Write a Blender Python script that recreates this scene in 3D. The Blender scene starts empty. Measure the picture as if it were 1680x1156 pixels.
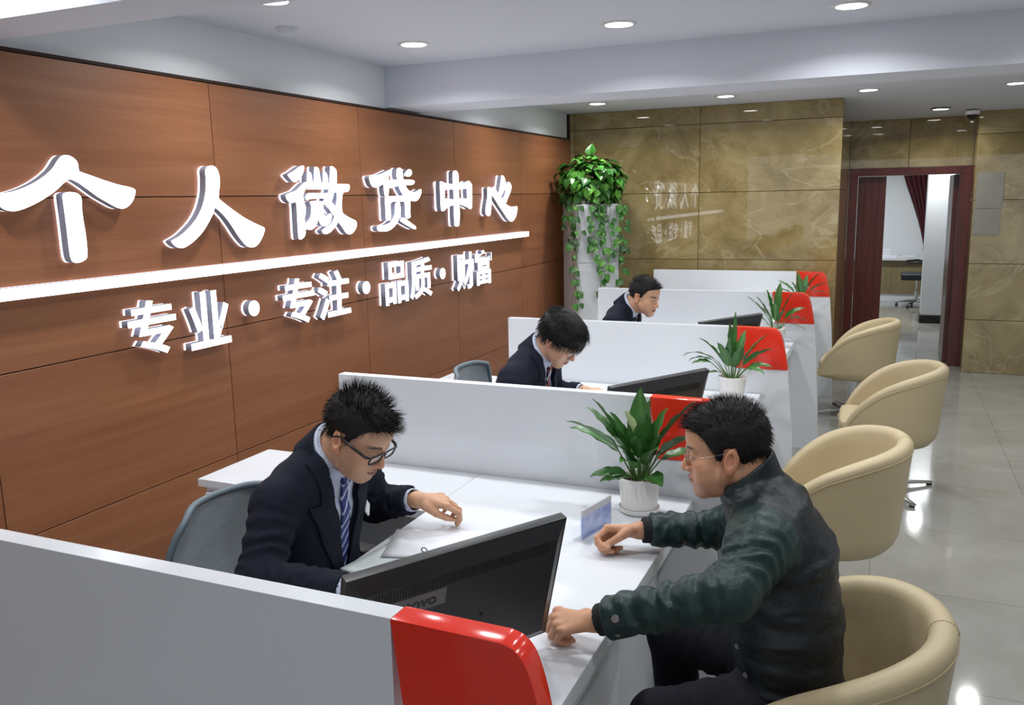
import bpy, bmesh, math, random
import numpy as np
from mathutils import Vector, Matrix
S = bpy.context.scene
COL = S.collection
PI = math.pi

# ---------------------------------------------------------------- camera
def cam_axes(yaw, pitch, roll):
    cy, sy, cp, sp = math.cos(yaw), math.sin(yaw), math.cos(pitch), math.sin(pitch)
    d = Vector((-sy*cp, cy*cp, -sp)); r = Vector((cy, sy, 0)); u = r.cross(d)
    cr, sr = math.cos(roll), math.sin(roll)
    return r*cr + u*sr, u*cr - r*sr, d
CAM_H = 1.7613
cd = bpy.data.cameras.new('camera'); cam = bpy.data.objects.new('camera', cd); COL.objects.link(cam)
r_, u_, d_ = cam_axes(math.radians(23.6169), math.radians(10.1271), math.radians(-1.1674))
cam.matrix_world = Matrix(((r_.x, u_.x, -d_.x, 0), (r_.y, u_.y, -d_.y, 0), (r_.z, u_.z, -d_.z, CAM_H), (0, 0, 0, 1)))
cd.sensor_fit = 'HORIZONTAL'; cd.sensor_width = 36.0; cd.lens = 30.234; cd.clip_start = 0.05; cd.clip_end = 100
S.camera = cam

# ---------------------------------------------------------------- world, exposure
S.view_settings.view_transform = 'Standard'; S.view_settings.look = 'None'
S.view_settings.gamma = 1.0; S.view_settings.use_curve_mapping = False
S.view_settings.exposure = 0.0
W = bpy.data.worlds.new('world'); S.world = W; W.use_nodes = True
bg = W.node_tree.nodes['Background']; bg.inputs[0].default_value = (0.90, 0.94, 1.0, 1); bg.inputs[1].default_value = 1.05
LIGHT_W = 7.5      # watts of one ceiling downlight

# ---------------------------------------------------------------- materials
def new_mat(name):
    m = bpy.data.materials.new(name); m.use_nodes = True
    nt = m.node_tree; b = nt.nodes['Principled BSDF']
    return m, nt, b
def mat(name, col, rough=0.5, metal=0.0, spec=0.5, bump=0.0, bscale=200.0, coat=0.0, sheen=0.0, var=0.0, vscale=8.0):
    m, nt, b = new_mat(name)
    b.inputs['Base Color'].default_value = (*col, 1); b.inputs['Roughness'].default_value = rough
    b.inputs['Metallic'].default_value = metal; b.inputs['Specular IOR Level'].default_value = spec
    b.inputs['Coat Weight'].default_value = coat; b.inputs['Coat Roughness'].default_value = 0.06
    b.inputs['Sheen Weight'].default_value = sheen
    tc = nt.nodes.new('ShaderNodeTexCoord')
    if bump:
        n = nt.nodes.new('ShaderNodeTexNoise'); n.inputs['Scale'].default_value = bscale; n.inputs['Detail'].default_value = 4
        nt.links.new(tc.outputs['Object'], n.inputs['Vector'])
        bp = nt.nodes.new('ShaderNodeBump'); bp.inputs['Strength'].default_value = bump; bp.inputs['Distance'].default_value = 0.01
        nt.links.new(n.outputs['Fac'], bp.inputs['Height']); nt.links.new(bp.outputs[0], b.inputs['Normal'])
    if var:
        n = nt.nodes.new('ShaderNodeTexNoise'); n.inputs['Scale'].default_value = vscale; n.inputs['Detail'].default_value = 3
        nt.links.new(tc.outputs['Object'], n.inputs['Vector'])
        mx = nt.nodes.new('ShaderNodeMix'); mx.data_type = 'RGBA'
        mx.inputs[6].default_value = (*[c*(1-var) for c in col], 1); mx.inputs[7].default_value = (*[min(1, c*(1+var)) for c in col], 1)
        nt.links.new(n.outputs['Fac'], mx.inputs[0]); nt.links.new(mx.outputs[2], b.inputs['Base Color'])
    return m
def emit(name, col, st):
    m, nt, b = new_mat(name)
    b.inputs['Base Color'].default_value = (*col, 1)
    b.inputs['Emission Color'].default_value = (*col, 1); b.inputs['Emission Strength'].default_value = st
    return m
def vmat(name, rough=0.5, spec=0.5, bump=0.0, bscale=200.0, sss=0.0, coat=0.0, sheen=0.0, bdist=0.01):
    """colour comes from the mesh colour attribute 'Col' (pattern of the thing itself)"""
    m, nt, b = new_mat(name)
    a = nt.nodes.new('ShaderNodeVertexColor'); a.layer_name = 'Col'
    nt.links.new(a.outputs[0], b.inputs['Base Color'])
    b.inputs['Roughness'].default_value = rough; b.inputs['Specular IOR Level'].default_value = spec
    b.inputs['Coat Weight'].default_value = coat; b.inputs['Sheen Weight'].default_value = sheen
    if sss:
        b.inputs['Subsurface Weight'].default_value = sss; b.inputs['Subsurface Radius'].default_value = (0.012, 0.004, 0.002)
        b.inputs['Subsurface Scale'].default_value = 0.5
    if bump:
        tc = nt.nodes.new('ShaderNodeTexCoord')
        n = nt.nodes.new('ShaderNodeTexNoise'); n.inputs['Scale'].default_value = bscale; n.inputs['Detail'].default_value = 5
        nt.links.new(tc.outputs['Object'], n.inputs['Vector'])
        bp = nt.nodes.new('ShaderNodeBump'); bp.inputs['Strength'].default_value = bump; bp.inputs['Distance'].default_value = bdist
        nt.links.new(n.outputs['Fac'], bp.inputs['Height']); nt.links.new(bp.outputs[0], b.inputs['Normal'])
    return m

def wood_mat(name, c1, c2, c3, axis, rough=0.4):
    """veneer with long grain along one axis; each panel shifts the grain by its 'Col' attribute"""
    m, nt, b = new_mat(name); N, L = nt.nodes, nt.links
    tc = N.new('ShaderNodeTexCoord'); a = N.new('ShaderNodeVertexColor'); a.layer_name = 'Col'
    sc = N.new('ShaderNodeVectorMath'); sc.operation = 'SCALE'; sc.inputs['Scale'].default_value = 37.0
    L.new(a.outputs[0], sc.inputs[0])
    ad = N.new('ShaderNodeVectorMath'); ad.operation = 'ADD'
    L.new(tc.outputs['Object'], ad.inputs[0]); L.new(sc.outputs[0], ad.inputs[1])
    mp = N.new('ShaderNodeMapping'); s = [14.0, 14.0, 14.0]; s[axis] = 0.9
    mp.inputs['Scale'].default_value = s; L.new(ad.outputs[0], mp.inputs['Vector'])
    n1 = N.new('ShaderNodeTexNoise'); n1.inputs['Scale'].default_value = 0.55; n1.inputs['Detail'].default_value = 6; n1.inputs['Distortion'].default_value = 1.2
    L.new(mp.outputs[0], n1.inputs['Vector'])
    mp2 = N.new('ShaderNodeMapping'); s2 = [90.0, 90.0, 90.0]; s2[axis] = 2.5
    mp2.inputs['Scale'].default_value = s2; L.new(ad.outputs[0], mp2.inputs['Vector'])
    n2 = N.new('ShaderNodeTexNoise'); n2.inputs['Scale'].default_value = 1.0; n2.inputs['Detail'].default_value = 4
    L.new(mp2.outputs[0], n2.inputs['Vector'])
    mx0 = N.new('ShaderNodeMix'); mx0.data_type = 'FLOAT'; mx0.inputs[0].default_value = 0.28
    L.new(n1.outputs['Fac'], mx0.inputs[2]); L.new(n2.outputs['Fac'], mx0.inputs[3])
    cr = N.new('ShaderNodeValToRGB'); e = cr.color_ramp.elements
    e[0].position = 0.32; e[0].color = (*c1, 1); e[1].position = 0.68; e[1].color = (*c3, 1)
    k = e.new(0.5); k.color = (*c2, 1)
    L.new(mx0.outputs[0], cr.inputs[0]); L.new(cr.outputs[0], b.inputs['Base Color'])
    b.inputs['Roughness'].default_value = rough
    return m

def marble_mat():
    m, nt, b = new_mat('brown_marble'); N, L = nt.nodes, nt.links
    tc = N.new('ShaderNodeTexCoord'); a = N.new('ShaderNodeVertexColor'); a.layer_name = 'Col'
    sc = N.new('ShaderNodeVectorMath'); sc.operation = 'SCALE'; sc.inputs['Scale'].default_value = 19.0; L.new(a.outputs[0], sc.inputs[0])
    ad = N.new('ShaderNodeVectorMath'); ad.operation = 'ADD'; L.new(tc.outputs['Object'], ad.inputs[0]); L.new(sc.outputs[0], ad.inputs[1])
    n0 = N.new('ShaderNodeTexNoise'); n0.inputs['Scale'].default_value = 2.6; n0.inputs['Detail'].default_value = 10; n0.inputs['Roughness'].default_value = 0.62; n0.inputs['Distortion'].default_value = 0.9
    L.new(ad.outputs[0], n0.inputs['Vector'])
    cr = N.new('ShaderNodeValToRGB'); e = cr.color_ramp.elements
    e[0].position = 0.30; e[0].color = (0.185, 0.135, 0.050, 1); e[1].position = 0.72; e[1].color = (0.375, 0.300, 0.140, 1)
    k = e.new(0.5); k.color = (0.270, 0.205, 0.084, 1)
    L.new(n0.outputs['Fac'], cr.inputs[0])
    # veins: thin bands where a warped noise crosses its middle value
    out = cr.outputs[0]
    for scale, dist, width, amt, colr in ((0.75, 1.0, 0.010, 0.42, (0.50, 0.42, 0.26)), (1.9, 1.5, 0.012, 0.22, (0.46, 0.38, 0.23)), (1.4, 1.0, 0.010, 0.35, (0.14, 0.09, 0.038))):
        mp = N.new('ShaderNodeMapping'); mp.inputs['Rotation'].default_value = (0.5, 0.5, 0.3); mp.inputs['Scale'].default_value = (1, 1, 1.8)
        mp.inputs['Location'].default_value = (scale*7, scale*3, 1.3); L.new(ad.outputs[0], mp.inputs['Vector'])
        n = N.new('ShaderNodeTexNoise'); n.inputs['Scale'].default_value = scale; n.inputs['Detail'].default_value = 5; n.inputs['Distortion'].default_value = dist
        L.new(mp.outputs[0], n.inputs['Vector'])
        s1 = N.new('ShaderNodeMath'); s1.operation = 'SUBTRACT'; s1.inputs[1].default_value = 0.5; L.new(n.outputs['Fac'], s1.inputs[0])
        s2 = N.new('ShaderNodeMath'); s2.operation = 'ABSOLUTE'; L.new(s1.outputs[0], s2.inputs[0])
        mr = N.new('ShaderNodeMapRange'); mr.inputs[1].default_value = 0.0; mr.inputs[2].default_value = width; mr.inputs[3].default_value = amt; mr.inputs[4].default_value = 0.0
        L.new(s2.outputs[0], mr.inputs[0])
        mx = N.new('ShaderNodeMix'); mx.data_type = 'RGBA'; L.new(mr.outputs[0], mx.inputs[0]); L.new(out, mx.inputs[6]); mx.inputs[7].default_value = (*colr, 1)
        out = mx.outputs[2]
    L.new(out, b.inputs['Base Color']); b.inputs['Roughness'].default_value = 0.025; b.inputs['Specular IOR Level'].default_value = 0.7
    return m

def floor_mat():
    m, nt, b = new_mat('polished_tile'); N, L = nt.nodes, nt.links
    tc = N.new('ShaderNodeTexCoord')
    n0 = N.new('ShaderNodeTexNoise'); n0.inputs['Scale'].default_value = 2.2; n0.inputs['Detail'].default_value = 7; n0.inputs['Distortion'].default_value = 0.8
    L.new(tc.outputs['Object'], n0.inputs['Vector'])
    cr = N.new('ShaderNodeValToRGB'); e = cr.color_ramp.elements
    e[0].position = 0.3; e[0].color = (0.27, 0.265, 0.235, 1); e[1].position = 0.75; e[1].color = (0.35, 0.35, 0.32, 1)
    L.new(n0.outputs['Fac'], cr.inputs[0])
    br = N.new('ShaderNodeTexBrick'); br.offset = 0.0; br.inputs['Scale'].default_value = 1.0
    br.inputs['Brick Width'].default_value = 0.8; br.inputs['Row Height'].default_value = 0.8; br.inputs['Mortar Size'].default_value = 0.0018
    br.inputs['Color1'].default_value = (1, 1, 1, 1); br.inputs['Color2'].default_value = (0.97, 0.97, 0.97, 1); br.inputs['Mortar'].default_value = (0.55, 0.53, 0.5, 1)
    L.new(tc.outputs['Object'], br.inputs['Vector'])
    mx = N.new('ShaderNodeMix'); mx.data_type = 'RGBA'; mx.blend_type = 'MULTIPLY'; mx.inputs[0].default_value = 1
    L.new(cr.outputs[0], mx.inputs[6]); L.new(br.outputs['Color'], mx.inputs[7]); L.new(mx.outputs[2], b.inputs['Base Color'])
    b.inputs['Roughness'].default_value = 0.07; b.inputs['Specular IOR Level'].default_value = 0.6
    return m

M = {}
M['ceiling'] = mat('ceiling_paint', (0.66, 0.69, 0.76), 0.9, bump=0.05, bscale=60)
M['plaster'] = mat('white_plaster', (0.78, 0.81, 0.83), 0.9, bump=0.05, bscale=60)
M['wood'] = wood_mat('cherry_veneer', (0.235, 0.085, 0.034), (0.285, 0.109, 0.045), (0.335, 0.138, 0.060), 1, 0.42)
M['darkgap'] = mat('panel_gap', (0.03, 0.014, 0.008), 0.8, bump=0.1)
M['marble'] = marble_mat()
M['floor'] = floor_mat()
M['redwood'] = wood_mat('mahogany_door', (0.050, 0.008, 0.006), (0.085, 0.014, 0.009), (0.125, 0.024, 0.014), 2, 0.3)
M['lacquer'] = mat('white_lacquer', (0.74, 0.77, 0.81), 0.16, bump=0.012, bscale=6)
M['laclow'] = mat('white_laminate', (0.76, 0.78, 0.82), 0.3, bump=0.015, bscale=8)
M['red'] = mat('red_lacquer', (0.78, 0.035, 0.016), 0.13, bump=0.012, bscale=6)
M['edge'] = mat('grey_edge_band', (0.45, 0.46, 0.47), 0.35, bump=0.02)
M['cream'] = mat('cream_leather', (0.49, 0.40, 0.24), 0.42, bump=0.12, bscale=420, var=0.04, vscale=5)
M['creamseam'] = mat('cream_seam', (0.46, 0.36, 0.21), 0.6, bump=0.1)
M['chrome'] = mat('brushed_steel', (0.60, 0.60, 0.60), 0.22, 1.0, bump=0.02)
M['blackplastic'] = mat('black_plastic', (0.016, 0.017, 0.019), 0.38, bump=0.05, bscale=500)
M['blackgloss'] = mat('black_screen', (0.008, 0.008, 0.010), 0.12, bump=0.005)
M['vent'] = mat('vent_black', (0.004, 0.004, 0.005), 0.7, bump=0.05)
M['badge'] = mat('grey_badge', (0.145, 0.145, 0.15), 0.4, bump=0.03)
M['signface'] = emit('sign_acrylic', (0.97, 0.98, 1.0), 3.2)
M['signside'] = mat('sign_return', (0.34, 0.37, 0.47), 0.45, 0.2, bump=0.03)
M['signback'] = emit('sign_back_glow', (0.92, 0.90, 1.0), 1.6)
M['lamp'] = emit('lamp_diffuser', (1.0, 0.98, 0.95), 14.0)
M['lampring'] = mat('lamp_ring', (0.62, 0.62, 0.63), 0.35, 0.2, bump=0.02)
M['pot'] = mat('glazed_pot', (0.80, 0.79, 0.77), 0.25, bump=0.03, bscale=40)
M['soil'] = mat('potting_soil', (0.045, 0.026, 0.014), 0.95, bump=0.8, bscale=60, var=0.4, vscale=40)
M['pebble'] = mat('pale_pebbles', (0.50, 0.42, 0.30), 0.7, bump=0.2)
M['leaf'] = vmat('lily_leaf', 0.33, 0.5, bump=0.12, bscale=60)
M['spathe'] = mat('pale_spathe', (0.62, 0.70, 0.36), 0.5, bump=0.05)
M['mesh'] = mat('grey_mesh_fabric', (0.33, 0.37, 0.39), 0.8, bump=0.6, bscale=300)
M['paper'] = mat('white_paper', (0.82, 0.84, 0.88), 0.8, bump=0.02)
M['paper2'] = mat('pale_green_paper', (0.70, 0.77, 0.75), 0.8, bump=0.02)
M['curtain'] = mat('maroon_curtain', (0.060, 0.006, 0.012), 0.8, bump=0.2, var=0.2)
M['blackvinyl'] = mat('black_vinyl', (0.010, 0.012, 0.016), 0.4, bump=0.1)
M['blackbase'] = mat('black_baseboard', (0.012, 0.012, 0.012), 0.4, bump=0.05)
M['tan'] = wood_mat('tan_panel', (0.20, 0.155, 0.075), (0.25, 0.20, 0.10), (0.30, 0.24, 0.13), 2, 0.45)
M['grey_sheet'] = mat('flat_grey_sheet', (0.27, 0.26, 0.22), 0.35, bump=0.05, var=0.12, vscale=20)
M['cctv'] = mat('white_plastic', (0.75, 0.75, 0.75), 0.4, bump=0.02)
M['acpanel'] = mat('white_enamel', (0.72, 0.74, 0.77), 0.3, bump=0.01, bscale=8)
def card_mat():
    m, nt, b = new_mat('blue_card'); N, L = nt.nodes, nt.links
    tc = N.new('ShaderNodeTexCoord'); n = N.new('ShaderNodeTexNoise'); n.inputs['Scale'].default_value = 26; n.inputs['Detail'].default_value = 2
    L.new(tc.outputs['Object'], n.inputs['Vector']); cr = N.new('ShaderNodeValToRGB'); e = cr.color_ramp.elements
    e[0].position = 0.38; e[0].color = (0.13, 0.24, 0.72, 1); e[1].position = 0.62; e[1].color = (0.42, 0.54, 0.95, 1)
    L.new(n.outputs['Fac'], cr.inputs[0]); L.new(cr.outputs[0], b.inputs['Base Color']); b.inputs['Roughness'].default_value = 0.35
    return m
M['card'] = card_mat()
M['cardgrey'] = mat('card_header', (0.62, 0.62, 0.66), 0.4, bump=0.02)
def glass_mat(name, col, alpha):
    m, nt, b = new_mat(name); N, L = nt.nodes, nt.links
    tr = N.new('ShaderNodeBsdfTransparent'); gl = N.new('ShaderNodeBsdfGlossy'); gl.inputs['Roughness'].default_value = 0.03
    fr = N.new('ShaderNodeLayerWeight'); fr.inputs['Blend'].default_value = 0.12
    df = N.new('ShaderNodeBsdfDiffuse'); df.inputs[0].default_value = (*col, 1)
    m1 = N.new('ShaderNodeMixShader'); L.new(fr.outputs['Facing'], m1.inputs[0]); L.new(tr.outputs[0], m1.inputs[1]); L.new(gl.outputs[0], m1.inputs[2])
    m2 = N.new('ShaderNodeMixShader'); m2.inputs[0].default_value = alpha; L.new(m1.outputs[0], m2.inputs[1]); L.new(df.outputs[0], m2.inputs[2])
    L.new(m2.outputs[0], N['Material Output'].inputs[0]); return m
M['acrylic'] = glass_mat('clear_acrylic', (0.8, 0.84, 0.9), 0.04)
M['lens'] = glass_mat('spectacle_lens', (0.6, 0.65, 0.7), 0.10)

# ---------------------------------------------------------------- mesh helpers
def link(name, me, material, parent=None, smooth=False, origin=None):
    """origin: world position the vertices are measured from (the parent's place by default)"""
    ob = bpy.data.objects.new(name, me); COL.objects.link(ob)
    for m in (material if isinstance(material, (list, tuple)) else [material]): me.materials.append(m)
    if smooth:
        me.polygons.foreach_set('use_smooth', [True]*len(me.polygons))
    if parent is not None: ob.parent = parent
    if origin is not None: ob.location = origin
    return ob
def bm_obj(name, bm, material, parent=None, smooth=False, origin=None, recalc=True, sharp=None):
    if recalc: bmesh.ops.recalc_face_normals(bm, faces=bm.faces)
    me = bpy.data.meshes.new(name); bm.to_mesh(me); bm.free()
    ob = link(name, me, material, parent, smooth, origin)
    if sharp is not None: me.set_sharp_from_angle(angle=math.radians(sharp))
    return ob
def thing(name, label, cat, loc=(0, 0, 0), rz=0, group=None):
    o = bpy.data.objects.new(name, None); COL.objects.link(o); o.location = loc; o.rotation_euler = (0, 0, rz)
    o.empty_display_size = 0.1
    o['label'] = label; o['category'] = cat
    if group: o['group'] = group
    return o
def tag(o, label, cat, group=None):
    o['label'] = label; o['category'] = cat
    if group: o['group'] = group
    return o
def struct(o): o['kind'] = 'structure'; return o
def dup(root, loc=None, rz=None, label=None):
    r = root.copy(); COL.objects.link(r)
    if loc is not None: r.location = loc
    if rz is not None: r.rotation_euler = (0, 0, rz)
    if label: r['label'] = label
    for ch in list(root.children):
        c = ch.copy(); COL.objects.link(c); c.parent = r
        for g in list(ch.children):
            d = g.copy(); COL.objects.link(d); d.parent = c
    return r
def box(bm, x0, x1, y0, y1, z0, z1, bev=0.0, seg=2, mi=0):
    t = bmesh.new()
    vs = [t.verts.new(p) for p in ((x0,y0,z0),(x1,y0,z0),(x1,y1,z0),(x0,y1,z0),(x0,y0,z1),(x1,y0,z1),(x1,y1,z1),(x0,y1,z1))]
    for f in ((0,3,2,1),(4,5,6,7),(0,1,5,4),(1,2,6,5),(2,3,7,6),(3,0,4,7)): t.faces.new([vs[i] for i in f])
    if bev: bmesh.ops.bevel(t, geom=list(t.edges), offset=bev, segments=seg, affect='EDGES', profile=0.7)
    for f in t.faces: f.material_index = mi
    merge(bm, t)
def merge(bm, t, mtx=None):
    me = bpy.data.meshes.new('tmp'); t.to_mesh(me); t.free()
    if mtx is not None: me.transform(mtx)
    bm.from_mesh(me); bpy.data.meshes.remove(me)
def prism(bm, pts, y0, y1, axis='y', bev=0.0, seg=2, mi=0):
    """outline pts (u,v) extruded along axis: y -> (u,y,v); x -> (x,u,v); z -> (u,v,z)"""
    t = bmesh.new()
    mk = {'y': lambda u, v, w: (u, w, v), 'x': lambda u, v, w: (w, u, v), 'z': lambda u, v, w: (u, v, w)}[axis]
    a = [t.verts.new(mk(u, v, y0)) for u, v in pts]; b = [t.verts.new(mk(u, v, y1)) for u, v in pts]
    t.faces.new(a); t.faces.new(list(reversed(b)))
    n = len(pts)
    for i in range(n): t.faces.new((a[i], b[i], b[(i+1) % n], a[(i+1) % n]))
    bmesh.ops.recalc_face_normals(t, faces=t.faces)
    if bev:
        es = [e for e in t.edges if e.calc_face_angle(0) > 0.6]
        bmesh.ops.bevel(t, geom=es, offset=bev, segments=seg, affect='EDGES', profile=0.7)
    for f in t.faces: f.material_index = mi
    merge(bm, t)
def lathe(bm, prof, seg=32, c=(0, 0, 0), mi=0, mod=None):
    rings = []
    for (r, z) in prof:
        ring = []
        for k in range(seg):
            a = 2*PI*k/seg; rr = r if mod is None else mod(r, z, a)
            ring.append(bm.verts.new((c[0]+rr*math.cos(a), c[1]+rr*math.sin(a), c[2]+z)))
        rings.append(ring)
    for i in range(len(rings)-1):
        for k in range(seg):
            f = bm.faces.new((rings[i][k], rings[i][(k+1) % seg], rings[i+1][(k+1) % seg], rings[i+1][k])); f.material_index = mi
    for ring, p in ((rings[0], prof[0]), (rings[-1], prof[-1])):
        if p[0] > 1e-5:
            f = bm.faces.new(ring); f.material_index = mi
def tube(bm, pts, rad, seg=8, mi=0, closed=False):
    pts = [Vector(p) for p in pts]; n = len(pts)
    rads = rad if isinstance(rad, (list, tuple)) else [rad]*n
    rings = []; prev = None
    for i, p in enumerate(pts):
        if closed: t = (pts[(i+1) % n]-pts[i-1]).normalized()
        else: t = (pts[min(i+1, n-1)]-pts[max(i-1, 0)]).normalized()
        if prev is None:
            up = Vector((0, 0, 1)) if abs(t.z) < 0.9 else Vector((1, 0, 0)); a = t.cross(up).normalized()
        else: a = (prev - t*prev.dot(t)).normalized()
        prev = a; b = t.cross(a)
        rings.append([bm.verts.new(p + (a*math.cos(2*PI*k/seg)+b*math.sin(2*PI*k/seg))*rads[i]) for k in range(seg)])
    for i in range(n if closed else n-1):
        j = (i+1) % n
        for k in range(seg):
            f = bm.faces.new((rings[i][k], rings[i][(k+1) % seg], rings[j][(k+1) % seg], rings[j][k])); f.material_index = mi
    if not closed:
        for r in (rings[0], rings[-1]):
            f = bm.faces.new(r); f.material_index = mi
def catmull(pts, sub=5, closed=True):
    n = len(pts); out = []
    rng = range(n) if closed else range(n-1)
    for i in rng:
        g = (lambda k: np.array(pts[k % n], float)) if closed else (lambda k: np.array(pts[min(max(k, 0), n-1)], float))
        p0, p1, p2, p3 = g(i-1), g(i), g(i+1), g(i+2)
        for s in range(sub):
            t = s/sub
            out.append(tuple(0.5*((2*p1)+(p2-p0)*t+(2*p0-5*p1+4*p2-p3)*t*t+(3*p1-p0-3*p2+p3)*t**3)))
    if not closed: out.append(tuple(pts[-1]))
    return out
def setcol(me, cols):
    a = me.color_attributes.new('Col', 'FLOAT_COLOR', 'POINT')
    c = np.ones((len(me.vertices), 4), np.float32); c[:, :3] = cols
    a.data.foreach_set('color', c.ravel())

# ---------------------------------------------------------------- measured layout
XW = -2.838; WOODTOP = 2.3015
Y = [1.111, 2.7837, 4.4564, 6.1291, 7.8018]; PITCH = 1.6727; TH = 0.044; ZP = 1.0928
XPL, XRED, XDF, XDL, YRET = -1.969, -0.7105, -0.5585, -2.335, 2.366
XSEAM = -1.355; ZD = 0.75
YL = 7.97; XLR = -0.40; YPIER = 9.335; XPIER = 0.722; YREC = 9.655
ZRAISED, ZSOFFIT, ZLOW, ZCOR = 2.565, 2.325, 2.542, 2.462

# ---------------------------------------------------------------- setting
def simple_box(name, mkey, *b, bev=0):
    bm = bmesh.new(); box(bm, *b, bev=bev); return struct(bm_obj(name, bm, M[mkey]))
simple_box('floor', 'floor', -3.1, 3.2, -3.5, 16.5, -0.1, 0.0)
# panelled walls: a slab plus separate panels with gaps, grain/vein offset per panel
def panels(name, rects, mkey, back, gapmat, plane, depth):
    """rects (u0,u1,z0,z1) on a vertical plane; plane ('x', X, sign) or ('y', Y, sign)"""
    bm = bmesh.new(); box(bm, *back, mi=1)
    random.seed(hash(name) % 1000 if False else len(name)*7)
    counts = [len(bm.verts)]; cols = []
    ax, pos, sg = plane; g = 0.0022
    for (a, b_, z0, z1) in rects:
        lo, hi = min(pos, pos-sg*depth), max(pos, pos-sg*depth)
        if ax == 'x': box(bm, lo, hi, a+g, b_-g, z0+g, z1-g, bev=0.0012, seg=1)
        else: box(bm, a+g, b_-g, lo, hi, z0+g, z1-g, bev=0.0012, seg=1)
        cols.append((random.random(), random.random(), random.random())); counts.append(len(bm.verts))
    bmesh.ops.recalc_face_normals(bm, faces=bm.faces)
    me = bpy.data.meshes.new(name); bm.to_mesh(me); bm.free()
    c = np.zeros((len(me.vertices), 3), np.float32)
    for i in range(len(cols)): c[counts[i]:counts[i+1]] = cols[i]
    setcol(me, c)
    return struct(link(name, me, [M[mkey], M[gapmat]]))
ys = [-1.64+1.1973*k for k in range(-1, 9)]
ys = [3.147+1.1973*k for k in range(-5, 4)] + [YL-0.002]
zs = [0.0, 0.573, 1.1866, 1.7988, WOODTOP]
panels('wall_left', [(ys[i], ys[i+1], zs[j], zs[j+1]) for i in range(len(ys)-1) for j in range(4)], 'wood',
       (XW-0.12, XW-0.014, -3.5, YL, 0, WOODTOP), 'darkgap', ('x', XW, 1), 0.016)
bm = bmesh.new(); box(bm, XW-0.05, XW+0.006, -3.5, YL, WOODTOP, WOODTOP+0.012); struct(bm_obj('trim_1', bm, M['darkgap']))
simple_box('wall_left_upper', 'plaster', XW-0.16, XW-0.03, -3.5, YL, WOODTOP-0.02, 2.75)
# marble walls
lx = [XW, -2.79, -1.598, XLR]; lz = [0, 0.57, 1.178, 1.783, 2.385, ZLOW]
panels('wall_back', [(lx[i], lx[i+1], lz[j], lz[j+1]) for i in range(3) for j in range(5)], 'marble', (XW-0.1, XLR-0.012, YL+0.012, YL+0.3, 0, ZLOW+0.1), 'darkgap', ('y', YL, -1), 0.02)
panels('wall_passage_left', [(YL+0.02, YREC, lz[j], lz[j+1]) for j in range(5)], 'marble', (XLR-0.3, XLR-0.01, YL+0.02, YREC+0.1, 0, ZLOW), 'darkgap', ('x', XLR, 1), 0.012)
pz = [0, 0.52, 1.06, 1.66, 2.27, ZCOR+0.05]
px = [XPIER, 1.6, 2.6, 3.2]
panels('wall_pier', [(px[i], px[i+1], pz[j], pz[j+1]) for i in range(3) for j in range(5)], 'marble', (XPIER+0.012, 3.2, YPIER+0.012, YPIER+0.35, 0, ZLOW), 'darkgap', ('y', YPIER, -1), 0.02)
panels('wall_pier_side', [(YPIER+0.02, YREC, pz[j], pz[j+1]) for j in range(5)], 'marble', (XPIER+0.012, XPIER+0.3, YPIER+0.02, YREC+0.1, 0, ZLOW), 'darkgap', ('x', XPIER, -1), 0.012)
DH = 1.99
panels('wall_recess', [(XLR, 0.15, DH, ZCOR+0.05), (0.15, XPIER, DH, ZCOR+0.05)], 'marble', (XLR, XPIER, YREC+0.012, YREC+0.14, DH, ZLOW), 'darkgap', ('y', YREC, -1), 0.02)
simple_box('wall_right', 'plaster', 3.2, 3.35, -3.5, 16.5, 0, 2.8)
# ceilings and downstand beams
simple_box('ceiling', 'ceiling', -3.1, 3.3, 2.0, 4.75, ZRAISED, ZRAISED+0.1)
simple_box('ceiling_front', 'ceiling', -3.1, 3.3, -3.5, 2.0, ZRAISED, ZRAISED+0.1)
bm = bmesh.new()
prism(bm, [(4.75, ZLOW), (YL, ZLOW), (YREC+0.3, ZCOR-0.01), (YREC+0.3, ZLOW+0.2), (4.75, ZLOW+0.2)], -3.1, 3.3, 'x')
struct(bm_obj('ceiling_back', bm, M['ceiling']))
simple_box('trim_2', 'ceiling', -3.0, 3.3, 4.70, 5.10, ZSOFFIT, ZLOW+0.1)
simple_box('trim_3', 'ceiling', -3.0, 3.3, 1.89, 2.115, ZSOFFIT, ZRAISED+0.05)
# doorway
bm = bmesh.new()
for x0, x1 in ((XLR+0.002, XLR+0.085), (XPIER-0.105, XPIER-0.002)):
    box(bm, x0, x1, YREC-0.03, YREC+0.14, 0, DH-0.0755, bev=0.004)
box(bm, XLR+0.002, XPIER-0.002, YREC-0.03, YREC+0.14, DH-0.075, DH, bev=0.004)
me = bpy.data.meshes.new('door_1'); bm.to_mesh(me); bm.free(); setcol(me, np.zeros((len(me.vertices), 3))); d1 = struct(link('door_1', me, M['redwood']))
bm = bmesh.new(); box(bm, XLR+0.09, -0.045, YREC+0.05, YREC+0.09, 0.01, DH-0.08, bev=0.002)
for k in range(1, 4):
    xx = XLR+0.09+k*0.066; box(bm, xx-0.004, xx+0.004, YREC+0.046, YREC+0.052, 0.02, DH-0.09, bev=0.001, seg=1)
me = bpy.data.meshes.new('door_leaf'); bm.to_mesh(me); bm.free(); setcol(me, np.full((len(me.vertices), 3), 0.3)); link('door_leaf', me, M['redwood'], d1)
bm = bmesh.new(); box(bm, XPIER-0.150, XPIER-0.106, YREC+0.13, YREC+0.80, 0.01, DH-0.08, bev=0.002)
me = bpy.data.meshes.new('door_leaf'); bm.to_mesh(me); bm.free(); setcol(me, np.full((len(me.vertices), 3), 0.6)); link('door_leaf', me, M['redwood'], d1)
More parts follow.
